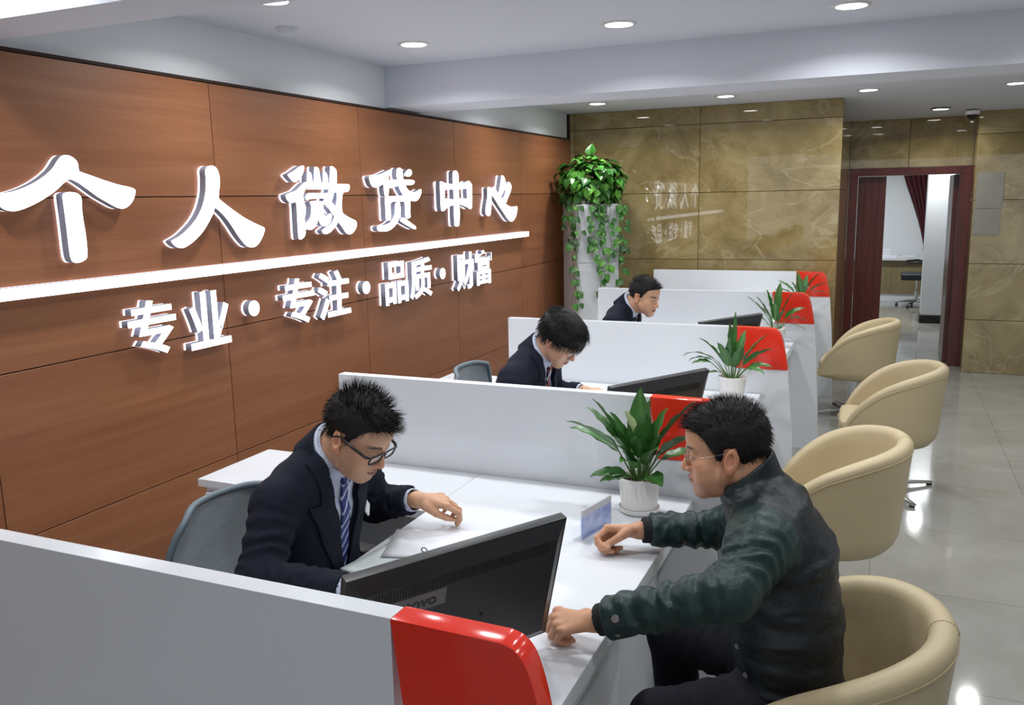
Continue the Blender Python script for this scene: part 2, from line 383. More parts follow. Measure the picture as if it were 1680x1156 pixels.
# room behind the doorway
simple_box('wall_far', 'plaster', -3.0, 3.2, 15.6, 15.75, 0, 2.7)
simple_box('ceiling_far', 'ceiling', -3.0, 3.3, YREC+0.14, 15.75, 2.66, 2.76)
simple_box('wall_room_left', 'plaster', -1.6, -1.45, YREC+0.3, 15.6, 0, 2.7)
bm = bmesh.new(); box(bm, 0.45, 0.76, 12.74, 13.1, 0.10, 2.66); struct(bm_obj('wall_column', bm, M['plaster']))
bm = bmesh.new(); box(bm, 0.44, 0.77, 12.725, 13.11, 0, 0.11); struct(bm_obj('baseboard_column', bm, M['blackbase']))
bm = bmesh.new(); box(bm, -1.45, 3.1, 15.585, 15.6, 0, 0.10); struct(bm_obj('baseboard_far', bm, M['plaster']))
t = thing('low_counter', 'long low counter with tan panelled front at the far wall of the back room', 'counter', (0, 15.3, 0))
bm = bmesh.new(); box(bm, -1.2, 2.2, -0.05, 0.27, 0.12, 0.66); me = bpy.data.meshes.new('front'); bm.to_mesh(me); bm.free(); setcol(me, np.zeros((len(me.vertices), 3))); link('front_panel', me, M['tan'], t)
bm = bmesh.new(); box(bm, -1.25, 2.25, -0.12, 0.27, 0.66, 0.70, bev=0.004); bm_obj('countertop', bm, M['lacquer'], t)
bm = bmesh.new(); box(bm, -1.2, 2.2, -0.03, 0.27, 0.0, 0.12); bm_obj('plinth', bm, M['plaster'], t)
t = thing('paper_box', 'small white box on the far counter seen through the doorway', 'box', (-0.02, 15.33, 0.70))
bm = bmesh.new(); box(bm, -0.07, 0.07, -0.08, 0.08, 0, 0.13, bev=0.004); bm_obj('carton', bm, M['paper'], t)
bm = bmesh.new(); box(bm, -0.09, 0.16, -0.11, -0.085, 0, 0.04, bev=0.003); bm_obj('lid', bm, M['paper'], t)
bm = bmesh.new(); box(bm, 0.22, 0.42, 15.24, 15.42, 0.701, 0.735, bev=0.008); tag(bm_obj('tray', bm, M['cctv']), 'flat pale tray lying on the far counter beside the curtain', 'tray')
# curtain, gathered low
bm = bmesh.new(); rows = []
for j in range(22):
    z = 0.72+(2.64-0.72)*j/21; k = j/21
    w = 0.11+0.35*min(1, max(0, (k-0.06)/0.6))**1.3; xr = 0.64
    row = []
    for i in range(41):
        u = i/40; row.append(bm.verts.new((xr-w*(1-u), 15.42+0.035*math.sin(u*2*PI*6)*(0.5+0.5*k)-0.02*k, z)))
    rows.append(row)
for j in range(21):
    for i in range(40): bm.faces.new((rows[j][i], rows[j][i+1], rows[j+1][i+1], rows[j+1][i]))
cu = bm_obj('curtain', bm, M['curtain'], None, True); cu.modifiers.new('s', 'SOLIDIFY').thickness = 0.008
t = thing('curtain_set', 'dark maroon curtain tied back beside the far window wall', 'curtain', (0, 0, 0)); cu.parent = t
bm = bmesh.new(); tube(bm, [(0.52, 15.37, 0.83), (0.585, 15.36, 0.82), (0.65, 15.38, 0.86), (0.70, 15.45, 0.98), (0.73, 15.57, 1.06)], 0.012, 8); bm_obj('tieback', bm, M['curtain'], t, True)
t.name = 'curtain'; cu.name = 'curtain_cloth'
# black swivel chair in the back room
t = thing('swivel_chair', 'black swivel chair with chrome base in the back room', 'chair', (0.44, 14.55, 0))
bm = bmesh.new()
for k in range(5):
    a = 2*PI*k/5+0.5; tube(bm, [(0, 0, 0.10), (0.15*math.cos(a), 0.15*math.sin(a), 0.085), (0.27*math.cos(a), 0.27*math.sin(a), 0.065)], [0.022, 0.018, 0.012], 8)
lathe(bm, [(0.028, 0.08), (0.028, 0.25), (0.018, 0.26), (0.018, 0.42)], 16); bm_obj('base', bm, M['chrome'], t, True, sharp=40)
for k in range(5):
    a = 2*PI*k/5+0.5; bm = bmesh.new(); prism(bm, [(0.026*math.cos(q*PI/8), 0.028+0.026*math.sin(q*PI/8)) for q in range(16)], -0.02, 0.02, 'x')
    o = bm_obj('caster', bm, M['blackvinyl'], t); o.location = (0.27*math.cos(a), 0.27*math.sin(a), 0)
bm = bmesh.new(); box(bm, -0.23, 0.23, -0.22, 0.23, 0.42, 0.52, bev=0.045, seg=4); bm_obj('seat', bm, M['blackvinyl'], t, True)
bm = bmesh.new(); box(bm, 0.18, 0.24, -0.2, 0.2, 0.62, 0.98, bev=0.028, seg=4); bm_obj('backrest', bm, M['blackvinyl'], t, True)
bm = bmesh.new(); tube(bm, [(0.1, 0, 0.45), (0.25, 0, 0.47), (0.25, 0, 0.7)], 0.014, 8); bm_obj('back_post', bm, M['chrome'], t, True)
for s in (-1, 1):
    bm = bmesh.new(); tube(bm, [(0.12, s*0.25, 0.47), (0.14, s*0.27, 0.66), (0.0, s*0.28, 0.70), (-0.16, s*0.27, 0.68)], 0.016, 8); bm_obj('armrest', bm, M['blackvinyl'], t, True)
# small cabinet with plant right of the column
t = thing('side_cabinet', 'white side cabinet with wooden top partly behind the column in the back room', 'cabinet', (0.98, 13.35, 0))
bm = bmesh.new(); box(bm, -0.2, 0.4, -0.2, 0.2, 0, 0.80, bev=0.004); bm_obj('body', bm, M['plaster'], t)
bm = bmesh.new(); box(bm, -0.21, 0.41, -0.21, 0.21, 0.80, 0.83, bev=0.003); me = bpy.data.meshes.new('top'); bm.to_mesh(me); bm.free(); setcol(me, np.zeros((len(me.vertices), 3))); link('top', me, M['tan'], t)

# ---------------------------------------------------------------- ceiling downlights
def make_light(loc, label):
    t = thing('ceiling_downlight', label, 'ceiling light', loc, 0, 'recessed ceiling downlights')
    bm = bmesh.new(); lathe(bm, [(0.066, 0.0), (0.066, -0.006), (0.078, -0.007), (0.086, -0.003), (0.087, 0.0)], 40); bm_obj('trim_ring', bm, M['lampring'], t, True, sharp=40)
    bm = bmesh.new(); lathe(bm, [(0.0, -0.003), (0.066, -0.003)], 40); bm_obj('diffuser', bm, M['lamp'], t)
    ld = bpy.data.lights.new('downlight', 'AREA'); ld.shape = 'DISK'; ld.size = 0.125; ld.energy = LIGHT_W; ld.color = (0.97, 0.985, 1.0); ld.spread = math.radians(150)
    lo = bpy.data.objects.new('lamp', ld); COL.objects.link(lo); lo.parent = t; lo.location = (0, 0, -0.009)
    return t
row = {'A': 'nearest visible row, raised ceiling', 'B': 'row in front of the beam'}
LT = [(-2.32, 2.97, ZRAISED, 'recessed ceiling downlight cut by the top edge of the photo, near the wood wall'),
      (-1.22, 3.0, ZRAISED, 'recessed downlight over the second partition, out of the picture'),
      (-0.15, 3.0, ZRAISED, 'recessed downlight over the fronts of the first desk, out of the picture'),
      (0.95, 3.05, ZRAISED, 'recessed downlight over the near aisle, out of the picture'),
      (-2.32, 4.11, ZRAISED, 'recessed downlight before the beam, nearest to the wood wall'),
      (-1.22, 4.13, ZRAISED, 'recessed downlight before the beam, middle of the three in view'),
      (-0.20, 4.24, ZRAISED, 'recessed downlight before the beam, rightmost and largest in view'),
      (0.95, 4.24, ZRAISED, 'recessed downlight before the beam, over the aisle beyond the right edge'),
      (-2.32, 7.22, ZLOW, 'recessed downlight behind the beam over the hanging pothos, leftmost of the back row'),
      (-1.26, 7.29, ZLOW, 'recessed downlight behind the beam, second from left in the back row'),
      (-0.20, 7.50, ZLOW, 'recessed downlight behind the beam, third from left in the back row'),
      (0.83, 7.68, ZLOW, 'recessed downlight behind the beam at the right edge of the photo'),
      (0.38, 9.0, 2.489, 'recessed downlight closest to the doorway'),
      (-2.32, 6.05, ZLOW, 'recessed downlight hidden behind the beam near the wood wall'),
      (-1.26, 6.05, ZLOW, 'recessed downlight hidden behind the beam over the third desk'),
      (-0.20, 6.05, ZLOW, 'recessed downlight hidden behind the beam over the desk fronts'),
      (0.83, 6.05, ZLOW, 'recessed downlight hidden behind the beam over the aisle'),
      (0.3, 1.35, ZRAISED, 'recessed downlight in front of the near beam, over the aisle'),
      (-2.35, 1.60, ZRAISED, 'recessed downlight in front of the near beam, close to the wood wall'),
      (-1.1, 1.60, ZRAISED, 'recessed downlight in front of the near beam, over the nearest desk'),
      (2.1, 4.2, ZRAISED, 'recessed downlight before the beam, at the far right of the room'),
      (2.0, 7.5, ZLOW, 'recessed downlight behind the beam, at the far right of the room'),
      (0.53, 12.4, 2.658, 'recessed downlight of the back room before the white column'),
      (0.0, 14.0, 2.658, 'added unseen downlight brightening the back room over the low counter')]  # last one: extra unseen lamp, added to brighten the back room
l0 = make_light(LT[0][:3], LT[0][3])
for x, y, z, lab in LT[1:]:
    q = dup(l0, (x, y, z), None, lab)
    if y > 11:                                   # the back room is lit more strongly
        for ch in q.children:
            if ch.type == 'LIGHT': ch.data = ch.data.copy(); ch.data.energy = 30.0

# ---------------------------------------------------------------- wall sign
GLYPHS = {"ge":[[[2.0295,1.7973],[2.037,1.8114],[2.0872,1.8195],[2.1443,1.8366],[2.1999,1.8621],[2.254,1.898],[2.2862,1.9342],[2.3068,1.9499],[2.3304,1.9507],[2.353,1.9411],[2.3663,1.9247],[2.3678,1.8985],[2.3758,1.8925],[2.4187,1.8803],[2.4777,1.8632],[2.5442,1.8469],[2.603,1.8365],[2.6231,1.8278],[2.6238,1.8147],[2.611,1.7885],[2.5889,1.767],[2.5599,1.7544],[2.5331,1.7571],[2.5027,1.7704],[2.4441,1.8005],[2.3929,1.8336],[2.352,1.8578],[2.324,1.8643],[2.304,1.8553],[2.2529,1.8194],[2.1947,1.7883],[2.1393,1.7658],[2.0953,1.7544],[2.0663,1.7558],[2.0468,1.7637],[2.0344,1.7769]],[[2.2894,1.8074],[2.2988,1.8153],[2.3182,1.8185],[2.3465,1.8152],[2.3622,1.805],[2.3663,1.7907],[2.3636,1.758],[2.3647,1.7086],[2.3683,1.6588],[2.3679,1.6089],[2.3637,1.5757],[2.3488,1.5642],[2.3234,1.5578],[2.3044,1.5613],[2.2943,1.5764],[2.2914,1.6094],[2.2907,1.6786],[2.2896,1.7432],[2.2882,1.7874]]],"ren":[[[3.0299,1.9118],[3.0449,1.9286],[3.0664,1.9328],[3.0872,1.9297],[3.1041,1.9134],[3.112,1.8875],[3.1109,1.8538],[3.1002,1.8164],[3.0972,1.7902],[3.1031,1.7845],[3.1441,1.7594],[3.197,1.7298],[3.2571,1.6991],[3.3256,1.6714],[3.3847,1.6512],[3.3973,1.6406],[3.3874,1.6186],[3.3658,1.5913],[3.3387,1.5684],[3.3072,1.5582],[3.2746,1.5621],[3.2442,1.5816],[3.2076,1.6188],[3.1725,1.6629],[3.1275,1.7103],[3.072,1.7485],[3.0562,1.7271],[3.0163,1.6798],[2.9698,1.6371],[2.9149,1.6031],[2.8678,1.5839],[2.843,1.5817],[2.8196,1.5885],[2.802,1.602],[2.7948,1.613],[2.8089,1.6194],[2.8544,1.6369],[2.9075,1.6689],[2.9519,1.7039],[2.9876,1.747],[3.0088,1.7871],[3.0213,1.8238],[3.0279,1.8716]]],"wei":[[[3.6077,1.9041],[3.654,1.9214],[3.7048,1.9446],[3.7361,1.9499],[3.735,1.9268],[3.7122,1.8966],[3.6793,1.8739],[3.6544,1.867],[3.6345,1.8771],[3.6152,1.8915]],[[3.7464,1.8679],[3.7527,1.8559],[3.7398,1.8333],[3.7181,1.8033],[3.7185,1.777],[3.7163,1.7243],[3.7168,1.6676],[3.7207,1.6257],[3.7091,1.592],[3.6796,1.5774],[3.6617,1.5829],[3.6595,1.6206],[3.6603,1.6881],[3.6588,1.7627],[3.6227,1.7624],[3.5968,1.7708],[3.5811,1.7892],[3.5826,1.8038],[3.613,1.8129],[3.6621,1.8239],[3.7072,1.8481]],[[3.7666,1.9124],[3.78,1.9202],[3.7949,1.9111],[3.8036,1.8714],[3.8199,1.8735],[3.8297,1.9402],[3.8433,1.9473],[3.865,1.9372],[3.8711,1.899],[3.8812,1.8684],[3.8977,1.8685],[3.906,1.9188],[3.9197,1.923],[3.9379,1.9039],[3.9442,1.865],[3.9414,1.8357],[3.9241,1.8318],[3.768,1.8326],[3.7575,1.8409]],[[3.7387,1.7919],[3.7591,1.8069],[3.785,1.8125],[3.8952,1.8096],[3.9288,1.8111],[3.9411,1.7985],[3.9261,1.7829],[3.84,1.7836],[3.769,1.7803],[3.7558,1.7748],[3.7407,1.7806]],[[3.7806,1.7688],[3.8909,1.7657],[3.8835,1.7444],[3.885,1.7054],[3.9033,1.6873],[3.9453,1.702],[3.958,1.6918],[3.9447,1.6605],[3.9052,1.6381],[3.8783,1.6371],[3.8532,1.6516],[3.8399,1.6832],[3.842,1.7373],[3.8324,1.7394],[3.8289,1.6718],[3.806,1.6378],[3.7658,1.622],[3.7285,1.6292],[3.7147,1.6468],[3.725,1.656],[3.7583,1.6739],[3.7769,1.7002],[3.7843,1.7421]],[[3.9726,1.9474],[3.9868,1.9536],[4.0099,1.9444],[4.0254,1.9251],[4.0191,1.8597],[3.9981,1.822],[3.9657,1.7708],[3.929,1.7437],[3.8907,1.7638],[3.9093,1.7831],[3.9351,1.8064],[3.9559,1.8456],[3.9642,1.8965]],[[4.0086,1.8585],[4.0789,1.8597],[4.1363,1.8585],[4.1434,1.8403],[4.1254,1.82],[4.0747,1.816],[4.0112,1.8141],[3.9928,1.8378]],[[4.0259,1.822],[4.0785,1.818],[4.0651,1.7899],[4.0579,1.7135],[4.0913,1.6884],[4.155,1.6662],[4.191,1.6527],[4.1921,1.6236],[4.1633,1.5956],[4.1251,1.5828],[4.0895,1.5926],[4.0566,1.6245],[4.0172,1.6582],[3.9851,1.6871],[3.941,1.7278],[3.897,1.7598],[3.9321,1.7751],[3.9714,1.7589],[4.0005,1.7386],[4.0179,1.7743]],[[4.0445,1.7218],[4.056,1.6934],[4.0172,1.6582],[3.9867,1.6311],[3.9427,1.6049],[3.9009,1.594],[3.8746,1.5999],[3.8695,1.6159],[3.9044,1.6302],[3.9538,1.6483],[3.9844,1.6792],[3.9936,1.7029]]],"dai":[[[4.357,1.9057],[4.4033,1.9123],[4.4716,1.9194],[4.5424,1.9367],[4.5865,1.9478],[4.6038,1.9359],[4.5839,1.9173],[4.5635,1.9088],[4.5625,1.852],[4.5544,1.8031],[4.5378,1.793],[4.5185,1.7951],[4.5121,1.8113],[4.5078,1.8517],[4.4973,1.8637],[4.458,1.8514],[4.412,1.8433],[4.3793,1.851],[4.3597,1.8784]],[[4.5682,1.8723],[4.5936,1.8909],[4.6659,1.8889],[4.7489,1.8928],[4.8597,1.8898],[4.8743,1.8772],[4.8487,1.862],[4.7629,1.8593],[4.6628,1.8525],[4.5812,1.839],[4.5661,1.8479]],[[4.6667,1.9475],[4.6883,1.9624],[4.7169,1.9589],[4.7291,1.9363],[4.7365,1.8947],[4.7624,1.853],[4.8025,1.8235],[4.8624,1.815],[4.9159,1.8236],[4.9526,1.8344],[4.9579,1.8105],[4.9304,1.7802],[4.8933,1.7609],[4.8405,1.7593],[4.7724,1.7685],[4.7247,1.8025],[4.6867,1.8443],[4.6734,1.8815],[4.6639,1.9145]],[[4.7556,1.9243],[4.7958,1.9502],[4.8219,1.9571],[4.845,1.9449],[4.8409,1.9257],[4.8097,1.9117],[4.7676,1.9161]],[[4.5171,1.7789],[4.5375,1.7889],[4.724,1.7942],[4.7569,1.7856],[4.8066,1.7682],[4.804,1.6828],[4.8086,1.6655],[4.7887,1.6532],[4.7548,1.6563],[4.7486,1.6841],[4.747,1.7476],[4.721,1.7585],[4.5821,1.7559],[4.5718,1.7293],[4.5695,1.6552],[4.5411,1.6478],[4.5179,1.6526],[4.5167,1.7302]],[[4.6334,1.7449],[4.6587,1.755],[4.6825,1.7443],[4.6876,1.7065],[4.6714,1.6607],[4.627,1.6202],[4.5682,1.5932],[4.504,1.5827],[4.4273,1.5887],[4.4153,1.6074],[4.43,1.6189],[4.4995,1.6205],[4.5638,1.6348],[4.611,1.6706],[4.6278,1.7076]],[[4.6852,1.6477],[4.7129,1.6595],[4.7541,1.6478],[4.8121,1.6224],[4.8671,1.5988],[4.8657,1.5815],[4.8268,1.5895],[4.7513,1.6138],[4.6941,1.6348]]],"zhong":[[[5.2223,1.8785],[5.2409,1.8849],[5.2767,1.8747],[5.2828,1.8325],[5.2782,1.769],[5.2752,1.7266],[5.2875,1.7051],[5.2494,1.6888],[5.2272,1.6977],[5.2218,1.7484],[5.2222,1.8157]],[[5.2316,1.8827],[5.3135,1.8729],[5.4076,1.8715],[5.5051,1.8788],[5.6052,1.8827],[5.6518,1.8934],[5.6921,1.8759],[5.6957,1.8512],[5.6227,1.8398],[5.4921,1.8329],[5.3763,1.8327],[5.2828,1.8325],[5.2292,1.8492]],[[5.6337,1.8509],[5.6992,1.8737],[5.7053,1.8062],[5.6974,1.7158],[5.6753,1.6958],[5.6346,1.7078],[5.6302,1.7661]],[[5.269,1.7691],[5.4193,1.7635],[5.5176,1.7715],[5.6302,1.7661],[5.6887,1.7431],[5.6805,1.6958],[5.6143,1.7104],[5.5146,1.7275],[5.3974,1.7248],[5.3207,1.7131],[5.2495,1.6897],[5.2291,1.723]],[[5.4178,1.9489],[5.4377,1.9601],[5.4714,1.9586],[5.4941,1.933],[5.4948,1.8722],[5.4923,1.7629],[5.4962,1.6749],[5.4859,1.5957],[5.465,1.5788],[5.4357,1.5798],[5.4175,1.598],[5.4163,1.7202],[5.4193,1.8328],[5.4139,1.8931]]],"xin":[[[5.9771,1.8407],[6.0003,1.8501],[6.0399,1.8432],[6.0371,1.796],[6.0336,1.7344],[6.0214,1.6634],[5.9994,1.6401],[5.9707,1.6371],[5.9378,1.6534],[5.934,1.6841],[5.9539,1.7354],[5.9736,1.7821]],[[6.0566,1.8338],[6.0808,1.8528],[6.1096,1.8458],[6.1375,1.8196],[6.1952,1.7857],[6.2539,1.7513],[6.3261,1.716],[6.4134,1.6958],[6.5041,1.7009],[6.5366,1.6953],[6.5311,1.6624],[6.5,1.6173],[6.4464,1.586],[6.395,1.584],[6.3454,1.604],[6.2612,1.6581],[6.1676,1.7183],[6.0993,1.7671],[6.0599,1.7911]],[[6.2394,1.9333],[6.258,1.9409],[6.2878,1.9268],[6.3128,1.8881],[6.3142,1.844],[6.2698,1.8195],[6.2067,1.776],[6.1529,1.7763],[6.1848,1.8147],[6.2115,1.863]],[[6.3408,1.8785],[6.3666,1.8935],[6.4037,1.8814],[6.4239,1.8543],[6.4003,1.8145],[6.3409,1.7603],[6.2892,1.7215],[6.2299,1.7564],[6.2797,1.7755],[6.3129,1.8195],[6.3271,1.8539]]]}
XS = XW; D0, D1 = 0.016, 0.050      # stand-off and face distance from the wall
def sign_piece(name, label, cat, polys, group, smooth=4, glow=True):
    ys_ = [p[0] for q in polys for p in q]; zs_ = [p[1] for q in polys for p in q]
    c = (XS, (min(ys_)+max(ys_))/2, (min(zs_)+max(zs_))/2)
    t = thing(name, label, cat, c, 0, group)
    bf, bs, bb = bmesh.new(), bmesh.new(), bmesh.new()
    for q in polys:
        q2 = [(a-c[1], b-c[2]) for a, b in (catmull(q, smooth) if smooth > 1 else q)]
        prism(bf, q2, D1, D1+0.004, 'x'); prism(bs, q2, D0, D1-0.0005, 'x'); prism(bb, q2, 0.004, 0.009, 'x')
    bm_obj('face', bf, M['signface'], t); bm_obj('return', bs, M['signside'], t)
    if glow: bm_obj('back_light', bb, M['signback'], t)
    return t
for key, lab in (('ge', 'large backlit white character 个, first of the headline'),
                 ('ren', 'large backlit white character 人, second of the headline'),
                 ('wei', 'large backlit white character 微, third of the headline'),
                 ('dai', 'large backlit white character 贷, fourth of the headline'),
                 ('zhong', 'large backlit white character 中, fifth of the headline'),
                 ('xin', 'large backlit white character 心 at the right end of the headline')):
    sign_piece('sign_character', lab, 'sign character', GLYPHS[key], 'headline characters on the wood wall')
sign_piece('sign_bar', 'long thin backlit white bar under the headline characters', 'sign bar', [[(-0.2, 1.449), (6.775, 1.447), (6.775, 1.488), (-0.2, 1.492)]], None, 1)
SMALL = [('专', 2.525, 2.779, 1.379, 1.147, 'small backlit white character 专, first at the left of the lower line'),
         ('业', 2.858, 3.108, 1.381, 1.131, 'small backlit white character 业, second of the lower line'),
         ('专', 3.503, 3.761, 1.380, 1.141, 'small backlit white character 专 right of the first dot, third of the lower line'),
         ('注', 3.796, 4.093, 1.392, 1.135, 'small backlit white character 注, fourth of the lower line'),
         ('品', 4.475, 4.744, 1.393, 1.133, 'small backlit white character 品, fifth of the lower line'),
         ('质', 4.769, 5.058, 1.394, 1.135, 'small backlit white character 质, sixth of the lower line'),
         ('财', 5.427, 5.698, 1.388, 1.122, 'small backlit white character 财, seventh of the lower line'),
         ('富', 5.734, 6.014, 1.386, 1.128, 'small backlit white character 富, last of the lower line')]
def glyph_mesh(ch, y0, y1, z1, z0, thick, off):
    cu = bpy.data.curves.new('txt', 'FONT'); cu.body = ch; cu.size = 1.0; cu.offset = off; cu.fill_mode = 'BOTH'; cu.extrude = 0.5
    ob = bpy.data.objects.new('txt', cu); COL.objects.link(ob)
    dg = bpy.context.evaluated_depsgraph_get(); me = bpy.data.meshes.new_from_object(ob.evaluated_get(dg))
    bpy.data.objects.remove(ob); bpy.data.curves.remove(cu)
    co = np.zeros(len(me.vertices)*3); me.vertices.foreach_get('co', co); co = co.reshape(-1, 3)
    lo, hi = co.min(0), co.max(0); n = np.zeros_like(co)
    n[:, 1] = (co[:, 0]-lo[0])/(hi[0]-lo[0])*(y1-y0)-(y1-y0)/2
    n[:, 2] = (co[:, 1]-lo[1])/(hi[1]-lo[1])*(z1-z0)-(z1-z0)/2
    n[:, 0] = thick[0]+(co[:, 2]-lo[2])/(hi[2]-lo[2])*(thick[1]-thick[0])
    me.vertices.foreach_set('co', n.ravel()); me.update(); return me
for ch, y0, y1, z1, z0, lab in SMALL:
    t = thing('sign_character', lab, 'sign character', (XS, (y0+y1)/2, (z0+z1)/2), 0, 'lower line characters on the wood wall')
    link('face', glyph_mesh(ch, y0, y1, z1, z0, (D1, D1+0.004), 0.016), M['signface'], t)
    link('return', glyph_mesh(ch, y0, y1, z1, z0, (D0, D1-0.0005), 0.016), M['signside'], t)
    link('back_light', glyph_mesh(ch, y0, y1, z1, z0, (0.004, 0.009), 0.016), M['signback'], t)
for yy, lab in ((3.281, 'round backlit white dot, leftmost and largest on the wood wall'), (4.265, 'round backlit white dot, middle one of three on the wood wall'), (5.216, 'round backlit white dot, rightmost and smallest of three')):
    sign_piece('sign_dot', lab, 'sign dot', [[(yy+0.037*math.cos(a*PI/8), 1.267+0.037*math.sin(a*PI/8)) for a in range(16)]], 'separator dots of the lower line', 2)
# ---------------------------------------------------------------- partitions between the desks
ENDP = [(-0.515, ZP-0.002), (-0.495, ZP-0.008), (-0.478, ZP-0.024), (-0.466, ZP-0.05), (-0.452, 0.99), (-0.432, 0.88), (-0.408, 0.62), (-0.388, 0.28), (-0.378, 0.0)]
def make_partition(loc, label):
    t = thing('desk_partition', label, 'partition', loc, 0, 'white partitions between the desks')
    bm = bmesh.new(); box(bm, XPL, XRED-0.0015, 0, TH, 0.0, ZP, bev=0.002, seg=2); bm_obj('panel', bm, M['lacquer'], t)
    bm = bmesh.new(); lo = [p for p in ENDP if p[1] <= 0.88]
    prism(bm, [(XRED+0.02, 0.0), (XRED+0.02, 0.878)]+lo[:-1]+[lo[-1]], 0.0, TH, 'y', bev=0.002)
    prism(bm, [(XRED, 0.0), (XRED, 0.878), (XRED+0.03, 0.878), (XRED+0.03, 0.0)], 0.0005, TH-0.0005, 'y')
    bm_obj('end_panel', bm, M['lacquer'], t)
    bm = bmesh.new(); prism(bm, [(XRED+0.024, 0.880), (XRED, ZP+0.001)]+catmull([p for p in ENDP if p[1] >= 0.88], 4, False), -0.003, TH+0.003, 'y', bev=0.0025)
    bm_obj('red_cap', bm, M['red'], t, True, sharp=35)
    return t
PL = ['white partition with red rounded end nearest to the camera, grey in the foreground',
      'white partition with red end behind the desk where the two men talk',
      'white partition with red rounded end behind the man with the bowl haircut',
      'white partition with red rounded end behind the farthest clerk',
      'white partition with red rounded end farthest away, by the marble wall']
p0 = make_partition((0, Y[0], 0), PL[0])
for i in range(1, 5): dup(p0, (0, Y[i], 0), None, PL[i])

# ---------------------------------------------------------------- desks
def make_desk(loc, label):
    t = thing('service_desk', label, 'desk', loc, 0, 'white service desks in a row')
    d = PITCH-TH-0.006; g = 0.003          # local y from the partition behind the clerk's right hand to the next one
    yr = YRET-(Y[0]+TH)                    # front of the side return
    bm = bmesh.new(); prism(bm, [(XSEAM, g), (XDF, g), (XDF, d), (XSEAM, d)], ZD-0.045, ZD, 'z', bev=0.003); bm_obj('counter_top', bm, M['lacquer'], t)
    bm = bmesh.new(); prism(bm, [(XDL, yr), (XSEAM-0.0015, yr), (XSEAM-0.0015, d), (XDL, d)], ZD-0.030, ZD, 'z', bev=0.003); bm_obj('return_top', bm, M['lacquer'], t)
    bm = bmesh.new(); box(bm, XDF-0.145, XDF-0.12, g, d, 0.0, ZD-0.046, bev=0.002)
    box(bm, XDF-0.12, XDF-0.012, g, d, ZD-0.075, ZD-0.0455, bev=0.002); bm_obj('front_panel', bm, M['laclow'], t)
    bm = bmesh.new(); box(bm, XDL+0.02, -1.93, yr+0.02, d-0.005, 0.03, ZD-0.031, bev=0.002); bm_obj('pedestal', bm, M['laclow'], t)
    for k in range(3):
        bm = bmesh.new(); z0 = 0.06+k*0.215; box(bm, XDL+0.03, -1.94, yr+0.002, yr+0.02, z0, z0+0.208, bev=0.002); dr = bm_obj('drawer', bm, M['laclow'], t)
        bm = bmesh.new(); tube(bm, [(-2.17, yr, z0+0.17), (-2.17, yr-0.02, z0+0.17), (-2.07, yr-0.02, z0+0.17), (-2.07, yr, z0+0.17)], 0.004, 6); bm_obj('drawer_handle', bm, M['chrome'], dr, True)
    return t
DL = ['white service desk in the foreground where the two men talk', 'white service desk of the clerk with the bowl haircut', 'white service desk of the farthest clerk', 'white service desk without a clerk beside the marble wall']
k0 = make_desk((0, Y[0]+TH, 0), DL[0])
for i in range(1, 4):
    kk = dup(k0, (0, Y[i]+TH, 0), None, DL[i])
    if i == 3:                              # the last desk has no side return; the tall cabinet stands there
        for ch in list(kk.children):
            if ch.name.split('.')[0] in ('return_top', 'pedestal', 'drawer'):
                for g in list(ch.children): bpy.data.objects.remove(g)
                bpy.data.objects.remove(ch)

